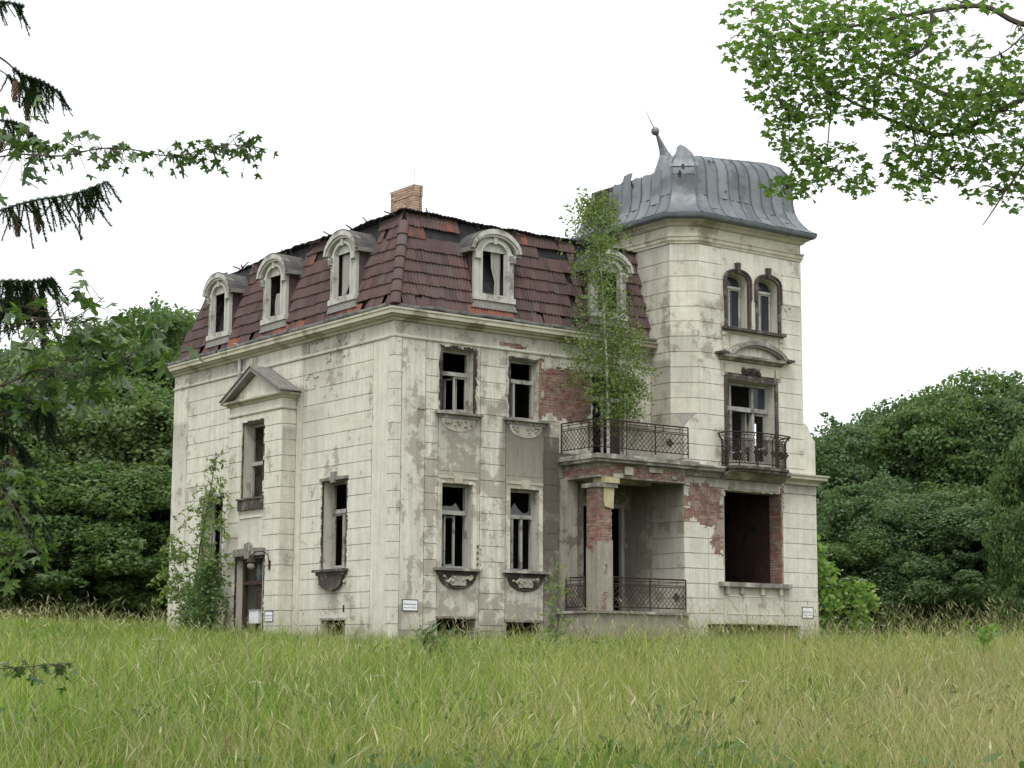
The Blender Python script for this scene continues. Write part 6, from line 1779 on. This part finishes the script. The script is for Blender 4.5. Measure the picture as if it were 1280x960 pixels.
def joined_leaves(name, mats, protos_, mat, parent):
    V, F, off = [], [], 0
    src = [(np.array([v.co[:] for v in m.vertices]), [tuple(p.vertices) for p in m.polygons]) for m in protos_]
    m = MB()
    for i, M_ in enumerate(mats):
        v, f = src[i % len(src)]; A = np.array(M_)
        w_ = v @ A[:3, :3].T + A[:3, 3]
        n = len(m.v); m.v += [tuple(q) for q in w_]; m.f += [tuple(a+n for a in p) for p in f]
    return m.build(name, mat, parent, kind='stuff')
def px_line(pts, depth):
    return [at(x, y, depth+(d if len(p) > 2 else 0)) for p in pts for (x, y, d) in [(p[0], p[1], p[2] if len(p) > 2 else 0)]]
def smooth_line(P, k=4):
    out = []
    for i in range(len(P)-1):
        p0, p1, p2, p3 = P[max(i-1, 0)], P[i], P[i+1], P[min(i+2, len(P)-1)]
        for j in range(k):
            t = j/k; out.append(0.5*((2*p1)+(p2-p0)*t+(2*p0-5*p1+4*p2-p3)*t*t+(3*p1-p0-3*p2+p3)*t**3))
    return out+[P[-1]]

# --- big maple reaching in from the right
MD = 24.0
tx, ty = spot(1560, MD+1); tz = ground(tx, ty)
mt = empty('maple_tree', (tx, ty, tz), 'large maple whose leafy boughs hang into the top right of the photo', 'tree')
TB = Vector((tx, ty, tz)); r = random.Random(31)
wm = MB()
tp = [TB+Vector((0, 0, -0.4)), TB+Vector((0.1, 0, 3)), TB+Vector((-0.1, 0.1, 6)), TB+Vector((0, 0, 8.8)), TB+Vector((0.1, 0, 12))]
wm.tube([p-TB for p in tp], [0.36, 0.31, 0.26, 0.2, 0.1], 9)
limbs = [([(1560, 60, 1.0), (1420, 20), (1290, 32), (1230, 8), (1165, 14), (1100, 26), (1030, 40), (975, 48)], 0.075, 0),
         ([(1560, 190, 0.2), (1420, 140), (1290, 116), (1200, 122), (1150, 104), (1095, 84), (1060, 60)], 0.095, 0.8),
         ([(1290, 118), (1240, 143), (1190, 168), (1140, 160), (1092, 140), (1040, 112), (1005, 72), (960, 60)], 0.055, 0.3),
         ([(1165, 14), (1158, 57), (1120, 82), (1098, 96), (1060, 100)], 0.035, -0.3),
         ([(1040, 112), (1037, 150), (1033, 190), (1020, 220), (1000, 232), (975, 238)], 0.016, 0.2),
         ([(1560, 230, 1.5), (1400, 170), (1300, 190), (1262, 232), (1242, 262), (1228, 282)], 0.04, -0.5),
         ([(1190, 168), (1195, 200), (1180, 225)], 0.016, 0.5), ([(1040, 112), (1000, 130), (965, 140), (945, 150)], 0.018, -0.4), ([(1030, 40), (990, 20), (940, 14)], 0.018, 0.4), ([(1290, 32), (1262, 60), (1235, 72), (1210, 62)], 0.02, -0.4)]
limb_pts = []
for pts, rad, dd in limbs:
    P = smooth_line(px_line(pts, MD+dd), 5)
    wm.tube([p-TB for p in P], [rad*0.68*(1-0.8*i/(len(P)-1)) for i in range(len(P))], 6)
    limb_pts += P
clusters = [(945, 18, 40, 22, 60), (1000, 25, 55, 28, 130), (1060, 22, 50, 26, 120), (1120, 22, 45, 26, 110), (935, 62, 32, 24, 70), (985, 70, 48, 32, 140), (1040, 72, 45, 34, 130), (965, 110, 32, 28, 80), (1010, 122, 42, 32, 120), (1060, 120, 40, 32, 105), (985, 160, 28, 30, 75), (1010, 195, 34, 24, 75), (1050, 205, 36, 30, 70), (1075, 232, 22, 14, 30), (985, 232, 30, 13, 45), (1100, 60, 34, 30, 80),
            (1110, 118, 40, 30, 100), (1150, 82, 40, 30, 90), (1170, 130, 55, 26, 130), (1140, 165, 30, 28, 75), (1130, 210, 28, 26, 60), (1165, 200, 28, 26, 60), (1195, 175, 30, 22, 60), (1215, 140, 45, 26, 110), (1260, 130, 35, 34, 90), (1250, 92, 40, 20, 65), (1225, 108, 34, 18, 55), (1200, 205, 30, 22, 55), (1238, 200, 30, 22, 60), (1265, 190, 24, 30, 60), (1268, 240, 18, 28, 40), (1212, 55, 24, 16, 24), (1272, 60, 14, 26, 18), (1180, 40, 26, 24, 35), (1140, 45, 30, 20, 45), (1225, 235, 22, 20, 24), (1215, 5, 50, 8, 24), (1325, 150, 40, 90, 150), (1330, 30, 40, 50, 70), (1150, 238, 22, 14, 16), (1012, 235, 14, 14, 14)]
clusters += [(1400, 40, 90, 60, 150), (1420, 190, 80, 60, 110), (1500, -70, 120, 70, 220), (1640, 20, 110, 90, 220), (1400, -70, 100, 60, 170), (1600, -160, 130, 70, 240), (1700, -60, 100, 80, 180), (1560, 150, 70, 50, 90)]
mats = []
for cx, cy, rx, ry, n in clusters:
    for _ in range(int(n*1.95)):
        a = r.uniform(0, 6.283); k = math.sqrt(r.random())
        p = at(cx+rx*k*math.cos(a)*1.05, cy+ry*k*math.sin(a)*1.05, MD+r.gauss(0, 0.55))
        mats.append(leaf_matrix(p-TB, r.uniform(0.075, 0.135), r, 0.6))
    # twig from the nearest bough to the cluster
    c = at(cx, cy, MD); q = min(limb_pts, key=lambda p: (p-c).length)
    for j in range(4):
        e = at(cx+r.uniform(-rx, rx)*0.9, cy+r.uniform(-ry, ry)*0.9, MD+r.gauss(0, 0.4))
        wm.tube([q-TB, q.lerp(e, 0.5)-TB+Vector((0, 0, 0.08)), e-TB], [0.013, 0.008, 0.003], 4, False)
wm.build('trunk', BARK, mt)
idx = list(range(len(mats))); r.shuffle(idx); idx.sort(key=lambda i: (mats[i].translation+TB-CAM).dot(_r2)/(mats[i].translation+TB-CAM).dot(_f) > 0.27)
vis = set(idx[:300])
for i in idx[:300]:
    o = bpy.data.objects.new('leaf', MAPL[i % 2]); o.matrix_world = mats[i]; col.objects.link(o); o.parent = mt
joined_leaves('leaf_mass', [mats[i] for i in idx[300:]], MAPL, L_MAPLE, mt)

# --- sycamore boughs from the left
SD = 11.0
sx, sy = spot(-210, SD); sz = ground(sx, sy)
sy_t = empty('sycamore_tree', (sx, sy, sz), 'young sycamore reaching in from the left edge with large lobed leaves', 'tree')
SB_ = Vector((sx, sy, sz)); r = random.Random(17)
wm = MB()
wm.tube([Vector((0, 0, -0.3)), Vector((0.05, 0, 1.2)), Vector((-0.02, 0.05, 2.6)), Vector((0.05, 0, 4.4))], [0.09, 0.075, 0.06, 0.03], 7)
lv = []
def bough(pts, rad, n, dd, spread, size=(0.075, 0.125), t0=0.0):
    P = smooth_line(px_line(pts, SD+dd), 5)
    wm.tube([p-SB_ for p in P], [rad*(1-0.75*i/(len(P)-1)) for i in range(len(P))], 5, False)
    for _ in range(n):
        f = (t0+(1-t0)*r.random())*(len(P)-1); k = min(int(f), len(P)-2); q = P[k].lerp(P[k+1], f-k)
        e = q+_r*r.gauss(0, spread)+_u*r.gauss(-spread*0.25, spread)+_f*r.gauss(0, spread)
        wm.tube([q-SB_, e-SB_], [0.003, 0.0016], 3, False)
        lv.append(leaf_matrix(e-SB_, r.uniform(*size), r, 0.9))
bough([(-210, 330), (-100, 240), (0, 196), (75, 195), (122, 186), (160, 186), (200, 194), (232, 193), (262, 184), (290, 181), (322, 184)], 0.007, 120, 0, 0.055, (0.048, 0.08), 0.3)
bough([(40, 196), (80, 176), (112, 164)], 0.004, 24, 0.1, 0.04, (0.05, 0.08))
bough([(-60, 215), (0, 190), (40, 178)], 0.007, 46, 0.2, 0.11, (0.08, 0.13))
bough([(-210, 520), (-100, 500), (0, 482), (50, 462), (105, 470), (160, 446), (205, 408)], 0.010, 46, 0.1, 0.11, (0.09, 0.15), 0.35)
bough([(-210, 540), (-80, 450), (0, 415), (50, 400), (90, 398), (130, 372)], 0.009, 44, -0.1, 0.13, (0.09, 0.15), 0.4)
bough([(-100, 500), (0, 520), (60, 470), (100, 445)], 0.010, 22, 0.2, 0.12, (0.08, 0.13), 0.3)
bough([(60, 400), (82, 375), (96, 358)], 0.005, 3, 0, 0.02, (0.10, 0.13), 0.5)
bough([(-210, 640), (-90, 560), (-20, 590), (20, 640), (40, 690)], 0.010, 20, 0.1, 0.10, (0.07, 0.11), 0.45)
bough([(-210, 860), (-90, 842), (0, 836), (40, 833), (92, 828)], 0.006, 30, 0.2, 0.04, (0.05, 0.075), 0.55)
dark_n = len(lv)
bough([(-150, 545), (-40, 565), (10, 578), (34, 592)], 0.006, 26, 0.3, 0.06, (0.06, 0.10), 0.4)
bough([(-150, 610), (-30, 625), (15, 632), (48, 650)], 0.006, 30, 0.3, 0.07, (0.06, 0.10), 0.4)
bough([(-150, 700), (-40, 695), (0, 690), (22, 702)], 0.006, 26, 0.3, 0.07, (0.06, 0.10), 0.4)
bough([(-150, 480), (-20, 470), (30, 440), (62, 428)], 0.006, 14, 0.3, 0.06, (0.06, 0.10), 0.4)
wm.build('trunk', BARK, sy_t)
for i, M_ in enumerate(lv):
    o = bpy.data.objects.new('leaf', NEARL[i % 3] if i < dark_n else NEARB[i % 2]); o.matrix_world = M_; col.objects.link(o); o.parent = sy_t

# --- spruce at the left edge
PD = 12.5
qx, qy = spot(-170, PD); qz = ground(qx, qy)
sp = empty('spruce_tree', (qx, qy, qz), 'dark spruce at the left edge with hanging twigs and brown cones', 'tree')
SP = Vector((qx, qy, qz)); r = random.Random(23)
wm = MB(); wm.tube([Vector((0, 0, -0.3)), Vector((0, 0, 2)), Vector((0.03, 0, 5)), Vector((0, 0, 8))], [0.16, 0.14, 0.10, 0.04], 8)
def sprig_mesh(L, nseg, seed):
    m = MB(); rr = random.Random(seed)
    m.tube([(0, 0, 0), (0.008, 0, -L*0.5), (0, 0.006, -L)], [0.006, 0.004, 0.002], 4)
    for i in range(nseg):
        t = (i+0.5)/nseg; a = rr.uniform(0, 6.283); z = -L*t
        d = Vector((math.cos(a), math.sin(a), -0.55)).normalized(); s = d.cross(Vector((0, 0, 1))).normalized()*0.0048
        b = Vector((0, 0, z)); e = b+d*rr.uniform(0.024, 0.042)*(1.15-0.5*t)
        m.poly([b-s, b+s, e])
    me = m.mesh('sprig'); me.materials.append(L_SPRUCE); return me
SPR = [sprig_mesh(0.22, 120, 1), sprig_mesh(0.15, 85, 2), sprig_mesh(0.30, 160, 3)]
cm = MB(); 
for i in range(9):
    z = -0.13*i/9; rad = 0.021*math.sin(math.pi*(0.12+0.8*i/9))
    for j in range(8):
        a = j*0.785+(i % 2)*0.39; c = Vector((rad*math.cos(a), rad*math.sin(a), z)); o_ = Vector((math.cos(a), math.sin(a), 0)); t = Vector((-math.sin(a), math.cos(a), 0))
        cm.poly([c+t*0.008, c-t*0.008, c+o_*0.004-Vector((0, 0, 0.018))])
cm.tube([(0, 0, 0), (0, 0, -0.06), (0, 0, -0.12)], [0.008, 0.015, 0.006], 6)
CONE = cm.mesh('cone'); CONE.materials.append(L_CONE)
nsp = 0
def spruce_bough(pts, rad, n, dd, up=0.35, cones=0, t0=0.2, L=1.0):
    n = int(n*2.4); cones = (cones+1)//2; rad *= 0.7
    P = smooth_line(px_line(pts, PD+dd), 5)
    wm.tube([p-SP for p in P], [rad*(1-0.75*i/(len(P)-1)) for i in range(len(P))], 5, False)
    for i in range(n):
        f = (t0+(1-t0)*r.random())*(len(P)-1); k = min(int(f), len(P)-2); q = P[k].lerp(P[k+1], f-k)
        d = (P[k+1]-P[k]).normalized()
        hang = Vector((0, 0, -1)); side = Vector((r.gauss(0, .35), r.gauss(0, .35), 0))
        z = -(hang+side+d*r.uniform(0, up*2)).normalized()
        x = z.orthogonal().normalized(); y = z.cross(x)
        k_ = r.uniform(0.7, 1.15)*L
        M_ = (Matrix((x, y, z)).transposed()*k_).to_4x4(); M_.translation = q-SP
        o = bpy.data.objects.new('sprig', SPR[i % 3]); o.matrix_world = M_; col.objects.link(o); o.parent = sp
    for i in range(cones):
        f = (t0+(1-t0)*r.random()*0.8)*(len(P)-1); q = P[int(f)]
        o = bpy.data.objects.new('cone', CONE); o.location = q-SP+Vector((0, 0, -0.06)); o.rotation_euler = (r.gauss(0, .15), r.gauss(0, .15), 0); o.scale = (1.25,)*3; col.objects.link(o); o.parent = sp
    # needles along the bough itself
    for a, b in zip(P[int(len(P)*t0):-1], P[int(len(P)*t0)+1:]):
        z = -(b-a).normalized(); x = z.orthogonal().normalized(); M_ = (Matrix((x, z.cross(x), z)).transposed()*((b-a).length/0.15*1.1)).to_4x4(); M_.translation = a-SP
        o = bpy.data.objects.new('sprig', SPR[1]); o.matrix_world = M_; o.scale.x = o.scale.y = 1.0; col.objects.link(o); o.parent = sp
spruce_bough([(-170, -10), (-60, 40), (0, 72), (25, 92), (52, 102), (76, 117)], 0.016, 18, 0, 0.4, 2, 0.5, 0.7)
spruce_bough([(-60, 60), (0, 88), (30, 110), (45, 112)], 0.010, 12, 0.2, 0.3, 1, 0.4, 0.8)
spruce_bough([(-170, 100), (-60, 140), (0, 150), (22, 155), (45, 172)], 0.014, 14, 0.1, 0.3, 1, 0.5, 0.7)
spruce_bough([(-170, 300), (-60, 285), (0, 263), (45, 250), (90, 243), (134, 227)], 0.014, 24, 0.1, 0.25, 4, 0.42, 0.95)
spruce_bough([(-170, 380), (-60, 370), (0, 352), (40, 352), (66, 348)], 0.012, 26, 0, 0.25, 3, 0.4, 1.1)
spruce_bough([(-60, 372), (0, 375), (30, 372), (52, 384)], 0.010, 22, 0.2, 0.3, 1, 0.3, 1.1)
spruce_bough([(-170, 520), (-60, 500), (0, 492), (40, 498), (66, 520)], 0.012, 26, 0.3, 0.35, 1, 0.4, 1.1)
spruce_bough([(-170, 640), (-60, 610), (0, 610), (30, 622), (54, 642)], 0.012, 24, 0.2, 0.4, 1, 0.4, 1.0)
spruce_bough([(-170, 0), (-60, 5), (0, 2), (30, 8)], 0.012, 8, 0.3, 0.3, 0, 0.6, 0.7)
spruce_bough([(-100, 560), (-40, 545), (0, 540), (30, 560)], 0.010, 18, 0.4, 0.35, 1, 0.3, 1.1)
wm.build('trunk', BARK, sp)

# ------------------------------------------------------------------ loose pieces of plaster become pieces of their own
def split_islands(o):
    me = o.data; n = len(me.vertices); par = list(range(n))
    def find(a):
        while par[a] != a: par[a] = par[par[a]]; a = par[a]
        return a
    for e in me.edges:
        a, b = find(e.vertices[0]), find(e.vertices[1])
        if a != b: par[a] = b
    groups = {}
    for p in me.polygons: groups.setdefault(find(p.vertices[0]), []).append(p.index)
    big = [g for g in groups.values() if len(g) >= 5]
    if len(big) < 2: return
    own = {i: k for k, g in enumerate(big) for i in g}
    for k in range(len(big)):
        bm = bmesh.new(); bm.from_mesh(me); bm.faces.ensure_lookup_table()
        bmesh.ops.delete(bm, geom=[f for f in bm.faces if own.get(f.index, 0) != k], context='FACES')
        m2 = bpy.data.meshes.new(me.name); bm.to_mesh(m2); bm.free()
        for mt_ in me.materials: m2.materials.append(mt_)
        c = o.copy(); c.data = m2; col.objects.link(c)
    bpy.data.objects.remove(o)
for o in [o for o in villa.children if o.type == 'MESH' and o.name.split('.')[0] in ('plaster_panel', 'plinth', 'render_course', 'frieze', 'plaster_coat', 'crumbled_carving', 'tower_band')]: split_islands(o)
